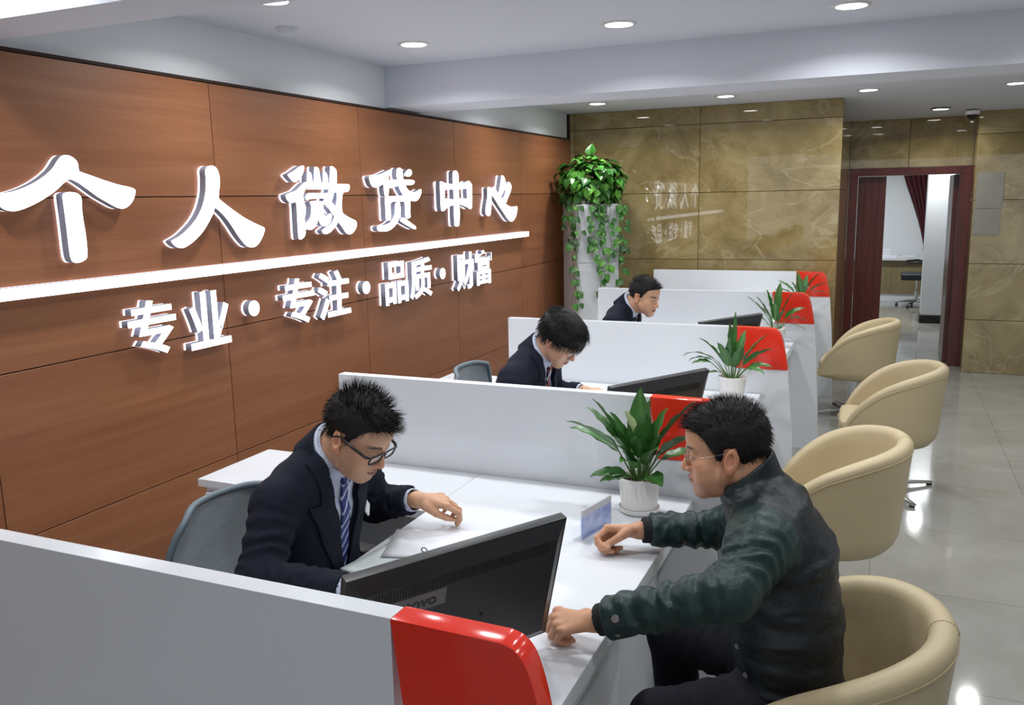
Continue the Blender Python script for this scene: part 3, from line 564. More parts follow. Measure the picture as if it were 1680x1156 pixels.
# ---------------------------------------------------------------- monitors
def make_monitor(loc, rz, label, group):
    """local frame: x along the screen width, -y the back side; base at the desk top"""
    t = thing('computer_monitor', label, 'monitor', loc, rz, group)
    w, h, z0, tilt = 0.51, 0.31, 0.045, math.radians(15.4)
    R = Matrix.Translation((0, 0, z0)) @ Matrix.Rotation(tilt, 4, 'X')
    def tb(bm, *a, **k):
        q = bmesh.new(); box(q, *a, **k); merge(bm, q, R)
    bm = bmesh.new(); tb(bm, -w/2, w/2, -0.006, 0.016, 0, h, bev=0.003); bm_obj('bezel', bm, M['blackplastic'], t, True, sharp=40)
    bm = bmesh.new(); tb(bm, -w/2+0.014, w/2-0.014, 0.0155, 0.0175, 0.022, h-0.014); bm_obj('screen', bm, M['blackgloss'], t)
    bm = bmesh.new(); q = bmesh.new()
    a = [(-w/2+0.004, 0.004), (w/2-0.004, 0.004), (w/2-0.004, h-0.004), (-w/2+0.004, h-0.004)]
    b = [(-w/2+0.03, 0.03), (w/2-0.03, 0.03), (w/2-0.03, h-0.035), (-w/2+0.03, h-0.035)]
    va = [q.verts.new((x, -0.006, z)) for x, z in a]; vb = [q.verts.new((x, -0.022, z)) for x, z in b]
    q.faces.new(vb)
    for i in range(4): q.faces.new((va[i], va[(i+1) % 4], vb[(i+1) % 4], vb[i]))
    merge(bm, q, R); bk = bm_obj('back_shell', bm, M['blackplastic'], t)
    bm = bmesh.new()
    for k in range(64):
        x = -0.20+k*0.40/63; tb(bm, x-0.0016, x+0.0016, -0.0226, -0.0222, h-0.064, h-0.038)
    bm_obj('vent_slots', bm, M['vent'], bk)
    bm = bmesh.new(); tb(bm, -0.185, -0.046, -0.0232, -0.0222, h-0.106, h-0.068); bd = bm_obj('brand_plate', bm, M['badge'], bk)
    for x, z in ((-0.05, 0.14), (0.05, 0.14), (-0.05, 0.22-0.17), (0.05, 0.05)):
        bm = bmesh.new(); q = bmesh.new(); lathe(q, [(0, 0), (0.004, 0), (0.004, 0.0012)], 10); merge(bm, q, R @ Matrix.Translation((x, -0.0222, z)) @ Matrix.Rotation(PI/2, 4, 'X')); bm_obj('screw', bm, M['vent'], bk)
    bm = bmesh.new(); tb(bm, 0.055, 0.115, -0.0235, -0.022, 0.012, 0.036, bev=0.004); bm_obj('cable_port', bm, M['vent'], bk)
    cu = bpy.data.curves.new('txt', 'FONT'); cu.body = 'lenovo'; cu.size = 0.036; cu.align_x = 'CENTER'; cu.extrude = 0.0004; cu.offset = 0.0006
    ob = bpy.data.objects.new('txt', cu); COL.objects.link(ob); dg = bpy.context.evaluated_depsgraph_get()
    me = bpy.data.meshes.new_from_object(ob.evaluated_get(dg)); bpy.data.objects.remove(ob); bpy.data.curves.remove(cu)
    me.transform(R @ Matrix.Translation((-0.116, -0.0238, h-0.098)) @ Matrix.Rotation(PI/2, 4, 'X')); me.name = 'lettering'
    link('lettering', me, M['blackplastic'], bk)
    bm = bmesh.new(); q = bmesh.new(); prism(q, catmull([(-0.10, -0.09), (0.10, -0.09), (0.12, 0.07), (-0.12, 0.07)], 6), 0.0, 0.012, 'z', bev=0.003); merge(bm, q)
    tube(bm, [(0, -0.015, 0.01), (0, -0.035, 0.06), (0, -0.055, 0.12)], [0.028, 0.022, 0.02], 12); bm_obj('stand', bm, M['blackplastic'], t, True, sharp=40)
    return t
ctr = ((-0.671-0.933)/2, (1.683+1.245)/2); RZ = math.radians(59.1)
G_ = 'black computer monitors on the desks'
m0 = make_monitor((ctr[0], ctr[1], ZD), RZ, 'black computer monitor in the foreground with grey lettered plate on its back', G_)
dup(m0, (ctr[0]-0.015, ctr[1]+PITCH, ZD), RZ, 'black computer monitor in front of the clerk with the bowl haircut')
dup(m0, (ctr[0]-0.03, ctr[1]+2*PITCH, ZD), RZ, 'black computer monitor in front of the farthest clerk, only its top showing')

# ---------------------------------------------------------------- tub chairs
def make_tub(loc, rz, label):
    """opening towards -x"""
    t = thing('tub_chair', label, 'chair', loc, rz, 'cream tub chairs along the desks')
    # plan: a half circle at the back continued by straight arms; u runs from one arm tip round the back to the other
    NA = 84; RB, LA = 0.268, 0.235; HALF = RB*PI/2+LA
    def plan(u, r):
        a = abs(u); sg = 1 if u >= 0 else -1
        if a <= RB*PI/2: ph = a/RB; return (r*math.cos(ph), sg*r*math.sin(ph)*1.03)
        k = (a-RB*PI/2)/LA; return (-(a-RB*PI/2)*1.0, sg*r*1.03*(1-0.10*k*k))
    def top(u):
        a = abs(u)/HALF; return 0.36+0.415*max(0.0, 1-a**2.6)**0.62
    def rad(u, z):
        k = min(1, max(0, (z-0.30)/0.45)); return 0.288+0.042*k
    bm = bmesh.new(); loops = []
    us = [HALF*math.sin(-PI/2+PI*i/NA)*0.995 for i in range(NA+1)]
    for u in us:
        zt = max(top(u), 0.40); zb = 0.315+0.03*(abs(u)/HALF)**6
        th = 0.066; sec = []
        for j in range(15):
            z = zb+(zt-th/2-zb)*j/14; r = rad(u, z)
            if j == 0: r -= 0.03
            if j == 1: r -= 0.010
            sec.append((r, z))
        for j in range(1, 8):
            a = PI*j/8; r = rad(u, zt)-th/2; sec.append((r+th/2*math.cos(a), zt-th/2+th/2*math.sin(a)))
        for j in range(9):
            z = zt-th/2-(zt-th/2-zb)*j/8; sec.append((rad(u, z)-th, z))
        loops.append([bm.verts.new((*plan(u, r), z)) for r, z in sec])
    n = len(loops[0])
    for i in range(NA):
        for j in range(n): bm.faces.new((loops[i][j], loops[i][(j+1) % n], loops[i+1][(j+1) % n], loops[i+1][j]))
    for L in (loops[0], loops[-1]):                      # rounded arm ends
        c = sum((v.co for v in L), Vector())/n; prev = L
        for s, o in ((0.85, 0.016), (0.5, 0.026)):
            ring = [bm.verts.new(c+(v.co-c)*s+Vector((-o, 0, 0))) for v in L]
            for j in range(n): bm.faces.new((prev[j], prev[(j+1) % n], ring[(j+1) % n], ring[j]))
            prev = ring
        bm.faces.new(prev)
    tub = bm_obj('tub_shell', bm, M['cream'], t, True)
    bm = bmesh.new()                                     # piping under the rim outside, and the back seam
    pts = []
    for u in us[6:-6]:
        z = max(top(u), 0.40)-0.042; pts.append((*plan(u, rad(u, z)+0.0008), z))
    tube(bm, pts, 0.0022, 5)
    for u in (0.0,):
        tube(bm, [(*plan(u, rad(u, z)+0.0003), z) for z in np.linspace(0.35, top(u)-0.045, 8)], 0.0016, 5)
        zt = top(u); th = 0.066; r0 = rad(u, zt)-th/2
        arc = [(r0+(th/2+0.0003)*math.cos(a), zt-th/2+(th/2+0.0003)*math.sin(a)) for a in np.linspace(0, PI, 12)]+[(rad(u, z)-th-0.0003, z) for z in np.linspace(zt-th/2, 0.47, 10)[1:]]
        tube(bm, [(*plan(u, r), z) for r, z in arc], 0.0013, 5)
    bm_obj('seam', bm, M['creamseam'], tub, True)
    bm = bmesh.new(); prof = catmull([(-0.23, -0.215), (-0.245, 0.0), (-0.23, 0.215), (-0.1, 0.228), (0.08, 0.21), (0.185, 0.12), (0.212, 0.0), (0.185, -0.12), (0.08, -0.21), (-0.1, -0.228)], 5)
    prism(bm, prof, 0.325, 0.455, 'z', bev=0.03, seg=4); bm_obj('seat_cushion', bm, M['cream'], t, True, sharp=60)
    bm = bmesh.new(); lathe(bm, [(0.12, 0.322), (0.12, 0.305), (0.03, 0.30), (0.028, 0.055), (0.045, 0.045), (0.045, 0.032)], 24); bm_obj('pedestal', bm, M['chrome'], t, True, sharp=40)
    for k in range(4):
        a = math.radians(30)+k*PI/2; c_, s_ = math.cos(a), math.sin(a)
        bm = bmesh.new(); q = bmesh.new(); prism(q, [(0.02, 0.030), (0.02, 0.052), (0.20, 0.036), (0.345, 0.020), (0.345, 0.012), (0.2, 0.018)], -0.015, 0.015, 'y', bev=0.003)
        merge(bm, q, Matrix.Rotation(a, 4, 'Z')); lg = bm_obj('leg', bm, M['chrome'], t, True, sharp=40)
        bm = bmesh.new(); lathe(bm, [(0.016, 0.0), (0.017, 0.013), (0.006, 0.017)], 14, (0.325*c_, 0.325*s_, 0)); bm_obj('foot_glide', bm, M['blackplastic'], lg, True, sharp=40)
    return t
c0 = make_tub((-0.13, 2.10, 0), math.radians(0), 'cream tub chair in the foreground with the visitor in the green jacket sitting in it')
dup(c0, (-0.19, 3.72, 0), math.radians(4), 'empty cream tub chair directly behind the seated visitor')
dup(c0, (0.03, 5.42, 0), math.radians(2), 'empty cream tub chair with its star foot showing, third from the camera')
dup(c0, (-0.20, 7.28, 0), math.radians(-4), 'empty cream tub chair farthest from the camera, before the doorway')

# ---------------------------------------------------------------- mesh office chairs
def make_office(loc, rz, label):
    """sitter looks to +x"""
    t = thing('office_chair', label, 'chair', loc, rz, 'grey mesh office chairs behind the desks')
    w, NU, NV = 0.245, 18, 14
    def bp(u, v, d=0.0):                                  # u -1..1 across, v 0..1 up
        ww = w*(0.86+0.14*math.sin(PI*min(1, v*0.75+0.15)))*(1-0.20*max(0, (v-0.7)/0.3)**2*abs(u)**0.5)
        z = 0.48+0.40*v-0.05*max(0, abs(u)-0.55)**1.5*(1 if v > 0.6 else 0)*v
        x = -0.235-0.035*v+0.085*u*u*0.8-0.03*math.sin(PI*v)+d
        return (x, u*ww, z)
    bm = bmesh.new(); rows = [[bm.verts.new(bp(-1+2*i/NU, j/NV)) for i in range(NU+1)] for j in range(NV+1)]
    for j in range(NV):
        for i in range(NU): bm.faces.new((rows[j][i], rows[j][i+1], rows[j+1][i+1], rows[j+1][i]))
    b = bm_obj('mesh_back', bm, M['mesh'], t, True); s = b.modifiers.new('s', 'SOLIDIFY'); s.thickness = 0.004
    rim = [bp(-1, v) for v in np.linspace(0, 1, 10)]+[bp(u, 1) for u in np.linspace(-1, 1, 14)[1:]]+[bp(1, v) for v in np.linspace(1, 0, 10)[1:]]+[bp(u, 0) for u in np.linspace(1, -1, 14)[1:-1]]
    bm = bmesh.new(); tube(bm, rim, 0.011, 8, closed=True); bm_obj('back_frame', bm, M['meshframe'], t, True)
    bm = bmesh.new(); tube(bm, [(-0.312, 0, 0.74), (-0.335, 0, 0.62), (-0.30, 0, 0.47), (-0.12, 0, 0.415), (0, 0, 0.415)], 0.02, 10); bm_obj('back_support', bm, M['blackplastic'], t, True)
    bm = bmesh.new(); prism(bm, catmull([(-0.22, -0.22), (-0.22, 0.22), (0.12, 0.245), (0.23, 0.2), (0.25, 0), (0.23, -0.2), (0.12, -0.245)], 5), 0.43, 0.50, 'z', bev=0.02, seg=3); bm_obj('seat', bm, M['mesh'], t, True, sharp=60)
    for sd in (-1, 1):
        bm = bmesh.new(); tube(bm, [(0.0, sd*0.24, 0.44), (0.0, sd*0.285, 0.50), (0.0, sd*0.285, 0.64)], 0.014, 8); ar = bm_obj('armrest_post', bm, M['blackplastic'], t, True)
        bm = bmesh.new(); box(bm, -0.12, 0.12, sd*0.285-0.035, sd*0.285+0.035, 0.64, 0.665, bev=0.011, seg=3); bm_obj('armrest_pad', bm, M['blackplastic'], ar, True)
    bm = bmesh.new(); lathe(bm, [(0.03, 0.09), (0.03, 0.25), (0.02, 0.26), (0.02, 0.43)], 16)
    for k in range(5):
        a = 2*PI*k/5+0.3; tube(bm, [(0, 0, 0.105), (0.16*math.cos(a), 0.16*math.sin(a), 0.088), (0.29*math.cos(a), 0.29*math.sin(a), 0.068)], [0.024, 0.019, 0.013], 8)
    bm_obj('base', bm, M['blackplastic'], t, True, sharp=50)
    for k in range(5):
        a = 2*PI*k/5+0.3; bm = bmesh.new(); prism(bm, [(0.028*math.cos(q*PI/8), 0.029+0.028*math.sin(q*PI/8)) for q in range(16)], -0.02, 0.02, 'x')
        o = bm_obj('caster', bm, M['vent'], t); o.location = (0.285*math.cos(a), 0.285*math.sin(a), 0)
    return t
M['meshframe'] = mat('chair_frame_grey', (0.12, 0.16, 0.19), 0.45, bump=0.03)
o0 = make_office((-1.60, 1.94, 0), math.radians(-6), 'grey mesh office chair behind the clerk in the foreground')
dup(o0, (-1.64, 3.74, 0), math.radians(2), 'grey mesh office chair, only its back top showing behind the second partition').scale.z = 1.08
dup(o0, (-1.72, 5.24, 0), math.radians(0), 'grey mesh office chair of the farthest clerk, hidden behind the partition')

# ---------------------------------------------------------------- potted lilies
def leaf_mesh(bm, cols, base, dirv, length, width, droop, roll, col, fold=0.35):
    """a lance-shaped leaf on a stalk, bending down towards its tip"""
    d = Vector(dirv).normalized(); up = Vector((0, 0, 1)); side = d.cross(up)
    side = side.normalized() if side.length > 1e-3 else Vector((1, 0, 0))
    side = Matrix.Rotation(roll, 3, d) @ side
    n = 10; p = Vector(base); pts = []; dirs = []
    for i in range(n+1):
        pts.append(p.copy()); dirs.append(d.copy())
        d = (d+Vector((0, 0, -1))*droop/n*(i/n)*2.2).normalized(); p = p+d*length/n
    for i in range(n):
        if i == 0: continue
    rows = []
    for i in range(n+1):
        t = i/n; w = width*0.5*(math.sin(PI*min(1, t**0.75))**0.8 if 0 < t < 1 else 0.02)+0.0006
        nn = side.cross(dirs[i]).normalized(); row = []
        for k in (-1, -0.5, 0, 0.5, 1):
            row.append(bm.verts.new(pts[i]+side*(w*k)+nn*(abs(k)*w*fold+0.0025*math.sin(t*20+k*3)*abs(k)))); v = 0.9+0.2*random.random()
            cols.append(tuple(c*v*(1.35 if k == 0 else 1) for c in col))
        rows.append(row)
    for i in range(n):
        for k in range(4): bm.faces.new((rows[i][k], rows[i][k+1], rows[i+1][k+1], rows[i+1][k]))
def stalk(bm, cols, a, b, r, col, sag=0.0):
    n0 = len(bm.verts); a, b = Vector(a), Vector(b); m = (a+b)/2+Vector((0, 0, sag)); tube(bm, [a, (a+m)/2, m, (m+b)/2, b], [r, r, r*0.9, r*0.8, r*0.7], 5)
    bm.verts.ensure_lookup_table(); cols.extend([col]*(len(bm.verts)-n0))
def col_obj(name, bm, cols, material, parent, smooth=True):
    me = bpy.data.meshes.new(name); bm.to_mesh(me); bm.free(); setcol(me, np.array(cols, np.float32)); return link(name, me, material, parent, smooth)
def make_lily(loc, label, leaves, group, rs=1.16, spathes=()):
    """leaves: (azimuth deg, elevation deg, stalk length, leaf length, width, droop)"""
    t = thing('potted_lily', label, 'potted plant', loc, 0, group); t.scale = (rs, rs, rs)
    bm = bmesh.new(); tw = lambda r, z, a: r*(1+0.022*math.sin(22*(a)+z*55)*(1 if 0.018 < z < 0.088 else 0))
    zz = np.linspace(0.018, 0.096, 22)
    prof = [(0.0, 0.012), (0.046, 0.012), (0.050, 0.016)]+[(0.050+0.008*((z-0.018)/0.078)**1.4, z) for z in zz]+[(0.0605, 0.099), (0.0605, 0.104), (0.057, 0.106), (0.054, 0.103), (0.053, 0.088), (0.0, 0.088)]
    lathe(bm, prof, 88, mod=tw); po = bm_obj('pot', bm, M['pot'], t, True, sharp=60)
    bm = bmesh.new(); lathe(bm, [(0.0, 0.0), (0.048, 0.0), (0.056, 0.008), (0.058, 0.017), (0.0555, 0.017), (0.053, 0.011), (0.0, 0.0105)], 48); bm_obj('saucer', bm, M['pot'], t, True, sharp=50)
    bm = bmesh.new(); lathe(bm, [(0.0, 0.094), (0.035, 0.093), (0.0525, 0.089)], 24); so = bm_obj('soil', bm, M['soil'], t, True)
    bm = bmesh.new(); random.seed(5)
    for k in range(60):
        a, r = random.random()*2*PI, 0.012+0.037*random.random()**0.5; q = bmesh.new(); bmesh.ops.create_icosphere(q, subdivisions=1, radius=0.0022+0.0028*random.random())
        merge(bm, q, Matrix.Translation((r*math.cos(a), r*math.sin(a), 0.094)))
    pe = bm_obj('pebbles', bm, M['pebble'], so, True); pe['kind'] = 'stuff'
    bm = bmesh.new(); cols = []; random.seed(int(loc[1]*1000))
    for (az, el, sl, ll, lw, dr) in leaves:
        a, e = math.radians(az), math.radians(el); d = Vector((math.cos(a)*math.cos(e), math.sin(a)*math.cos(e), math.sin(e)))
        b0 = Vector((0.012*math.cos(a), 0.012*math.sin(a), 0.09)); b1 = b0+(d*0.65+Vector((0, 0, 0.55))).normalized()*sl
        g = random.random(); col = (0.030+0.03*g, 0.115+0.06*g, 0.022+0.014*g)
        stalk(bm, cols, b0, b1, 0.0026, (0.09, 0.20, 0.045)); leaf_mesh(bm, cols, b1, d, ll, lw, dr, random.uniform(-0.5, 0.5), col)
    col_obj('foliage', bm, cols, M['leaf'], t)
    for (p, d, l) in spathes:
        bm = bmesh.new(); cols = []; leaf_mesh(bm, cols, p, d, l, 0.020, 0.5, 0.8, (0.5, 0.55, 0.3), 0.9); me_ = bm
        bm_obj('spathe', me_, M['spathe'], t, True, recalc=False)
    return t
g_ = 'white pots with lilies on the desk ends'
# the camera sits towards -y; image right is about +x
make_lily((-0.700, 2.610, ZD), 'lily in spiral-ribbed white pot between the two talking men', [
    (100, 87, 0.075, 0.185, 0.068, 0.2), (60, 82, 0.075, 0.155, 0.058, 0.25), (185, 60, 0.09, 0.17, 0.050, 0.35), (178, 50, 0.10, 0.15, 0.042, 0.35), (300, 75, 0.07, 0.15, 0.055, 0.3), (200, 70, 0.07, 0.14, 0.052, 0.4), (20, 72, 0.07, 0.15, 0.055, 0.35), (260, 40, 0.05, 0.10, 0.045, 0.8), (5, 42, 0.07, 0.14, 0.055, 0.5), (195, 38, 0.10, 0.165, 0.050, 0.5),
    (172, 28, 0.09, 0.165, 0.050, 0.5), (10, 55, 0.11, 0.165, 0.052, 0.3), (350, 36, 0.10, 0.15, 0.056, 0.5), (20, 20, 0.075, 0.12, 0.045, 0.5), (200, 5, 0.03, 0.105, 0.036, 0.5),
    (215, 0, 0.025, 0.085, 0.032, 0.3), (320, 2, 0.035, 0.07, 0.055, 0.5), (280, 60, 0.08, 0.10, 0.045, 0.8), (250, 55, 0.05, 0.11, 0.042, 0.7), (310, 50, 0.06, 0.11, 0.045, 0.7), (150, 60, 0.07, 0.12, 0.05, 0.4), (220, 62, 0.06, 0.10, 0.042, 0.6), (30, 62, 0.06, 0.12, 0.045, 0.5), (335, 66, 0.05, 0.11, 0.04, 0.5), (120, 75, 0.06, 0.13, 0.05, 0.3)],
    g_, 1.16, [((-0.005, -0.01, 0.22), (-0.25, -0.3, 0.9), 0.09), ((-0.005, -0.02, 0.17), (0.1, -0.3, 0.9), 0.06)])
make_lily((-0.675, 4.275, ZD), 'lily with wide drooping leaves in white pot on the second desk', [
    (120, 80, 0.07, 0.17, 0.05, 0.3), (200, 55, 0.07, 0.16, 0.042, 0.6), (20, 55, 0.07, 0.17, 0.05, 0.4), (350, 42, 0.07, 0.15, 0.05, 0.5), (188, 30, 0.09, 0.16, 0.030, 1.1), (178, 16, 0.10, 0.12, 0.03, 1.0),
    (195, 5, 0.11, 0.08, 0.04, 0.5), (205, 2, 0.05, 0.10, 0.03, 0.8), (330, 10, 0.08, 0.10, 0.03, 0.8), (10, 12, 0.08, 0.10, 0.03, 0.7), (270, 70, 0.06, 0.15, 0.05, 0.5), (240, 62, 0.06, 0.14, 0.045, 0.5), (300, 58, 0.06, 0.14, 0.045, 0.5), (90, 84, 0.12, 0.17, 0.02, 0.2), (60, 70, 0.07, 0.15, 0.045, 0.3)], g_)
make_lily((-0.665, 5.950, ZD), 'lily with tall upright leaf in white pot on the third desk', [
    (60, 84, 0.11, 0.17, 0.055, 0.2), (180, 78, 0.10, 0.14, 0.05, 0.3), (190, 50, 0.08, 0.17, 0.04, 0.3), (183, 62, 0.07, 0.15, 0.045, 0.4), (30, 66, 0.09, 0.15, 0.05, 0.4), (5, 40, 0.08, 0.13, 0.05, 0.6), (350, 16, 0.09, 0.11, 0.035, 0.8), (340, 0, 0.07, 0.12, 0.03, 0.7),
    (270, 66, 0.06, 0.13, 0.05, 0.5), (300, 50, 0.06, 0.12, 0.045, 0.6), (230, 55, 0.06, 0.12, 0.04, 0.5), (195, 22, 0.08, 0.10, 0.03, 0.9)], g_)
make_lily((-0.655, 7.620, ZD), 'lily in white pot on the last desk, farthest from the camera', [
    (120, 76, 0.08, 0.14, 0.05, 0.3), (20, 58, 0.09, 0.15, 0.05, 0.4), (190, 45, 0.07, 0.15, 0.04, 0.5), (180, 20, 0.08, 0.13, 0.05, 0.6), (0, 35, 0.09, 0.14, 0.045, 0.4), (345, 10, 0.10, 0.13, 0.03, 0.6), (270, 60, 0.06, 0.13, 0.05, 0.5), (300, 50, 0.06, 0.12, 0.045, 0.6), (230, 60, 0.06, 0.12, 0.04, 0.5), (60, 70, 0.07, 0.13, 0.045, 0.4)], g_, 1.16, [((0.03, 0, 0.16), (0.5, -0.2, 0.8), 0.05)])

# ---------------------------------------------------------------- small things on the near desk
t = thing('card_holder', 'clear acrylic card holder with a blue card beside the lily pot', 'card holder', (-0.770, 2.378, ZD), math.radians(76.5))
bm = bmesh.new(); box(bm, -0.088, 0.088, -0.03, 0.03, 0.0, 0.005, bev=0.001); box(bm, -0.086, 0.086, -0.0035, -0.0018, 0.005, 0.100); box(bm, -0.086, 0.086, 0.0018, 0.0035, 0.005, 0.100); bm_obj('stand', bm, M['acrylic'], t)
bm = bmesh.new(); box(bm, -0.084, 0.084, -0.0015, 0.0015, 0.008, 0.078); bm_obj('card', bm, M['card'], t)
bm = bmesh.new(); box(bm, -0.084, 0.084, -0.0015, 0.0015, 0.0782, 0.098); bm_obj('card_header', bm, M['cardgrey'], t)
def sheet(name, label, c, rz, mkey, w=0.21, l=0.297, z=0.0006, curl=0.004):
    bm = bmesh.new(); rows = []
    for i in range(9):
        rows.append([bm.verts.new((-w/2+w*i/8, -l/2+l*j/8, 0.0004+curl*((i/8-0.5)**2+(j/8-0.5)**2)*1.2)) for j in range(9)])
    for i in range(8):
        for j in range(8): bm.faces.new((rows[i][j], rows[i+1][j], rows[i+1][j+1], rows[i][j+1]))
    o = bm_obj(name, bm, M[mkey], None, True); o.location = (c[0], c[1], c[2]+z); o.rotation_euler = (0, 0, rz)
    s = o.modifiers.new('s', 'SOLIDIFY'); s.thickness = 0.0006; s.offset = 1; tag(o, label, 'paper'); return o
sheet('paper_sheet', 'white sheet of paper under the left hand of the clerk with dark glasses', (-1.185, 2.13, ZD+0.002), math.radians(-72), 'paper')
sheet('document', 'pale greenish sheet lying beneath the white sheet at the desk edge', (-1.235, 2.01, ZD), math.radians(-8), 'paper2')
bm = bmesh.new(); tube(bm, [(-1.192+0.009*math.cos(a), 2.059, ZD+0.011+0.007*math.sin(a)) for a in np.linspace(0, 2*PI, 17)[:-1]], 0.0015, 6, closed=True); tag(bm_obj('ring_clip', bm, M['blackplastic'], None, True), 'small dark ring clip standing on the white sheet of paper', 'clip')
sheet('paper_sheet', 'white sheet of paper before the clerk with the bowl haircut', (-1.05, 3.98, ZD), math.radians(-80), 'paper')
sheet('paper_sheet', 'white sheet of paper before the farthest clerk', (-1.1, 5.5, ZD), math.radians(-75), 'paper')
bm = bmesh.new(); tube(bm, [(-1.10, 4.12, ZD+0.006), (-0.98, 4.16, ZD+0.006)], [0.0045, 0.004], 8); tag(bm_obj('ballpoint_pen', bm, M['blackplastic'], None, True), 'thin black pen lying on the second desk', 'pen')

# ---------------------------------------------------------------- white cabinet with hanging pothos
AX, AY, AR = -2.485, 7.52, math.radians(38)
t = thing('tall_cabinet', 'tall white enamel cabinet in the corner under the hanging pothos', 'cabinet', (AX, AY, 0), AR)
bm = bmesh.new(); box(bm, -0.20, 0.20, -0.19, 0.19, 0.04, 1.70, bev=0.012, seg=3); bm_obj('body', bm, M['acpanel'], t)
bm = bmesh.new(); box(bm, -0.185, 0.185, -0.198, -0.189, 0.08, 1.18, bev=0.003); bm_obj('lower_door', bm, M['acpanel'], t)
bm = bmesh.new(); box(bm, -0.185, 0.185, -0.198, -0.189, 1.19, 1.67, bev=0.003); g = bm_obj('upper_panel', bm, M['acpanel'], t)
bm = bmesh.new(); box(bm, -0.20, 0.20, -0.19, 0.19, 0.0, 0.04); bm_obj('plinth', bm, M['blackbase'], t)
t = thing('hanging_pothos', 'bushy green pothos trailing over the tall white cabinet', 'potted plant', (AX, AY, 1.70))
bm = bmesh.new(); lathe(bm, [(0.0, 0.0), (0.085, 0.0), (0.105, 0.14), (0.112, 0.145), (0.105, 0.15), (0.098, 0.13), (0.0, 0.13)], 32); bm_obj('pot', bm, M['pot'], t, True, sharp=50)
random.seed(21)
def heart(bm, cols, c, d, nrm, L, col):
    d = d.normalized(); s = d.cross(nrm).normalized(); n2 = s.cross(d)
    prof = [(0.0, 0.10), (0.10, 0.34), (0.25, 0.46), (0.45, 0.42), (0.65, 0.30), (0.85, 0.13), (1.0, 0.01)]
    rows = []
    for t_, w in prof:
        row = []
        for k in (-1, -0.5, 0, 0.5, 1):
            back = -0.10*abs(k) if t_ == 0 else 0
            p = c+d*(L*(t_+back))+s*(L*w*k)+n2*(L*(0.16*abs(k)*w*2-0.25*t_*t_)); row.append(bm.verts.new(p)); v = 0.85+0.3*random.random(); cols.append(tuple(q*v for q in col))
        rows.append(row)
    for i in range(len(rows)-1):
        for k in range(4): bm.faces.new((rows[i][k], rows[i][k+1], rows[i+1][k+1], rows[i+1][k]))
GREEN = [(0.025, 0.115, 0.014), (0.04, 0.17, 0.02), (0.10, 0.29, 0.035), (0.018, 0.075, 0.012), (0.05, 0.20, 0.025)]
bm = bmesh.new(); cols = []
for k in range(380):
    th, ph = random.uniform(0, 2*PI), math.acos(random.uniform(-0.75, 1)); rr = random.uniform(0.65, 1.0)
    d = Vector((math.sin(ph)*math.cos(th), math.sin(ph)*math.sin(th), math.cos(ph)))
    c = Vector((0.30*d.x*rr, 0.28*d.y*rr, 0.19+0.25*d.z*rr))
    if c.z < -0.02: c.z = -0.02+random.random()*0.08
    if AX+c.x < XW+0.09: c.x = XW+0.09-AX+random.random()*0.05
    if AY+c.y > YL-0.09: c.y = YL-0.09-AY-random.random()*0.05
    dd = (d*0.6+Vector((random.uniform(-.5, .5), random.uniform(-.5, .5), -0.55))); heart(bm, cols, c, dd, d+Vector((random.uniform(-.4, .4), random.uniform(-.4, .4), 0.4)), random.uniform(0.055, 0.105), random.choice(GREEN))
for (a, l) in ((2.2, 0.085), (1.4, 0.10)):
    heart(bm, cols, Vector((0.02*math.cos(a), 0.02*math.sin(a), 0.44)), Vector((0.1*math.cos(a), 0.05, 1)), Vector((0, -1, 0.2)), l, GREEN[1])
col_obj('foliage', bm, cols, M['leaf'], t)
rot = Matrix.Rotation(AR, 3, 'Z')
for k in range(17):
    u = random.uniform(-0.235, 0.225); base = rot @ Vector((u, -0.215, 0)); ln = random.choice((0.35, 0.55, 0.75, 0.85, 0.6, 0.45))
    if k > 13: base = rot @ Vector((-0.215, random.uniform(-0.15, 0.1), 0)); ln *= 0.6
    bm = bmesh.new(); cols = []; n0 = 0; pts = [Vector((base.x*0.5, base.y*0.5, 0.15)), Vector((base.x*0.95, base.y*0.95, 0.06)), Vector((base.x*1.05, base.y*1.05, -0.02))]
    ph = random.random()*6
    for i in range(1, 9):
        z = -0.02-ln*i/8; pts.append(Vector((base.x*1.06, base.y*1.06, z))+(rot @ Vector((0.018*math.sin(i*1.3+ph), -0.012*abs(math.sin(i*0.9+ph)), 0))))
    tube(bm, pts, 0.0022, 5); bm.verts.ensure_lookup_table(); cols += [(0.10, 0.22, 0.04)]*len(bm.verts)
    for i in range(2, len(pts)):
        if random.random() < 0.80:
            s = random.choice((-1, 1)); d = rot @ Vector((s*random.uniform(0.3, 0.9), -0.35, -0.75)); heart(bm, cols, pts[i]+(rot @ Vector((s*0.012, -0.012, 0))), d, rot @ Vector((0.2*s, -1, 0.35)), random.uniform(0.045, 0.078), random.choice(GREEN))
    col_obj('vine', bm, cols, M['leaf'], t)

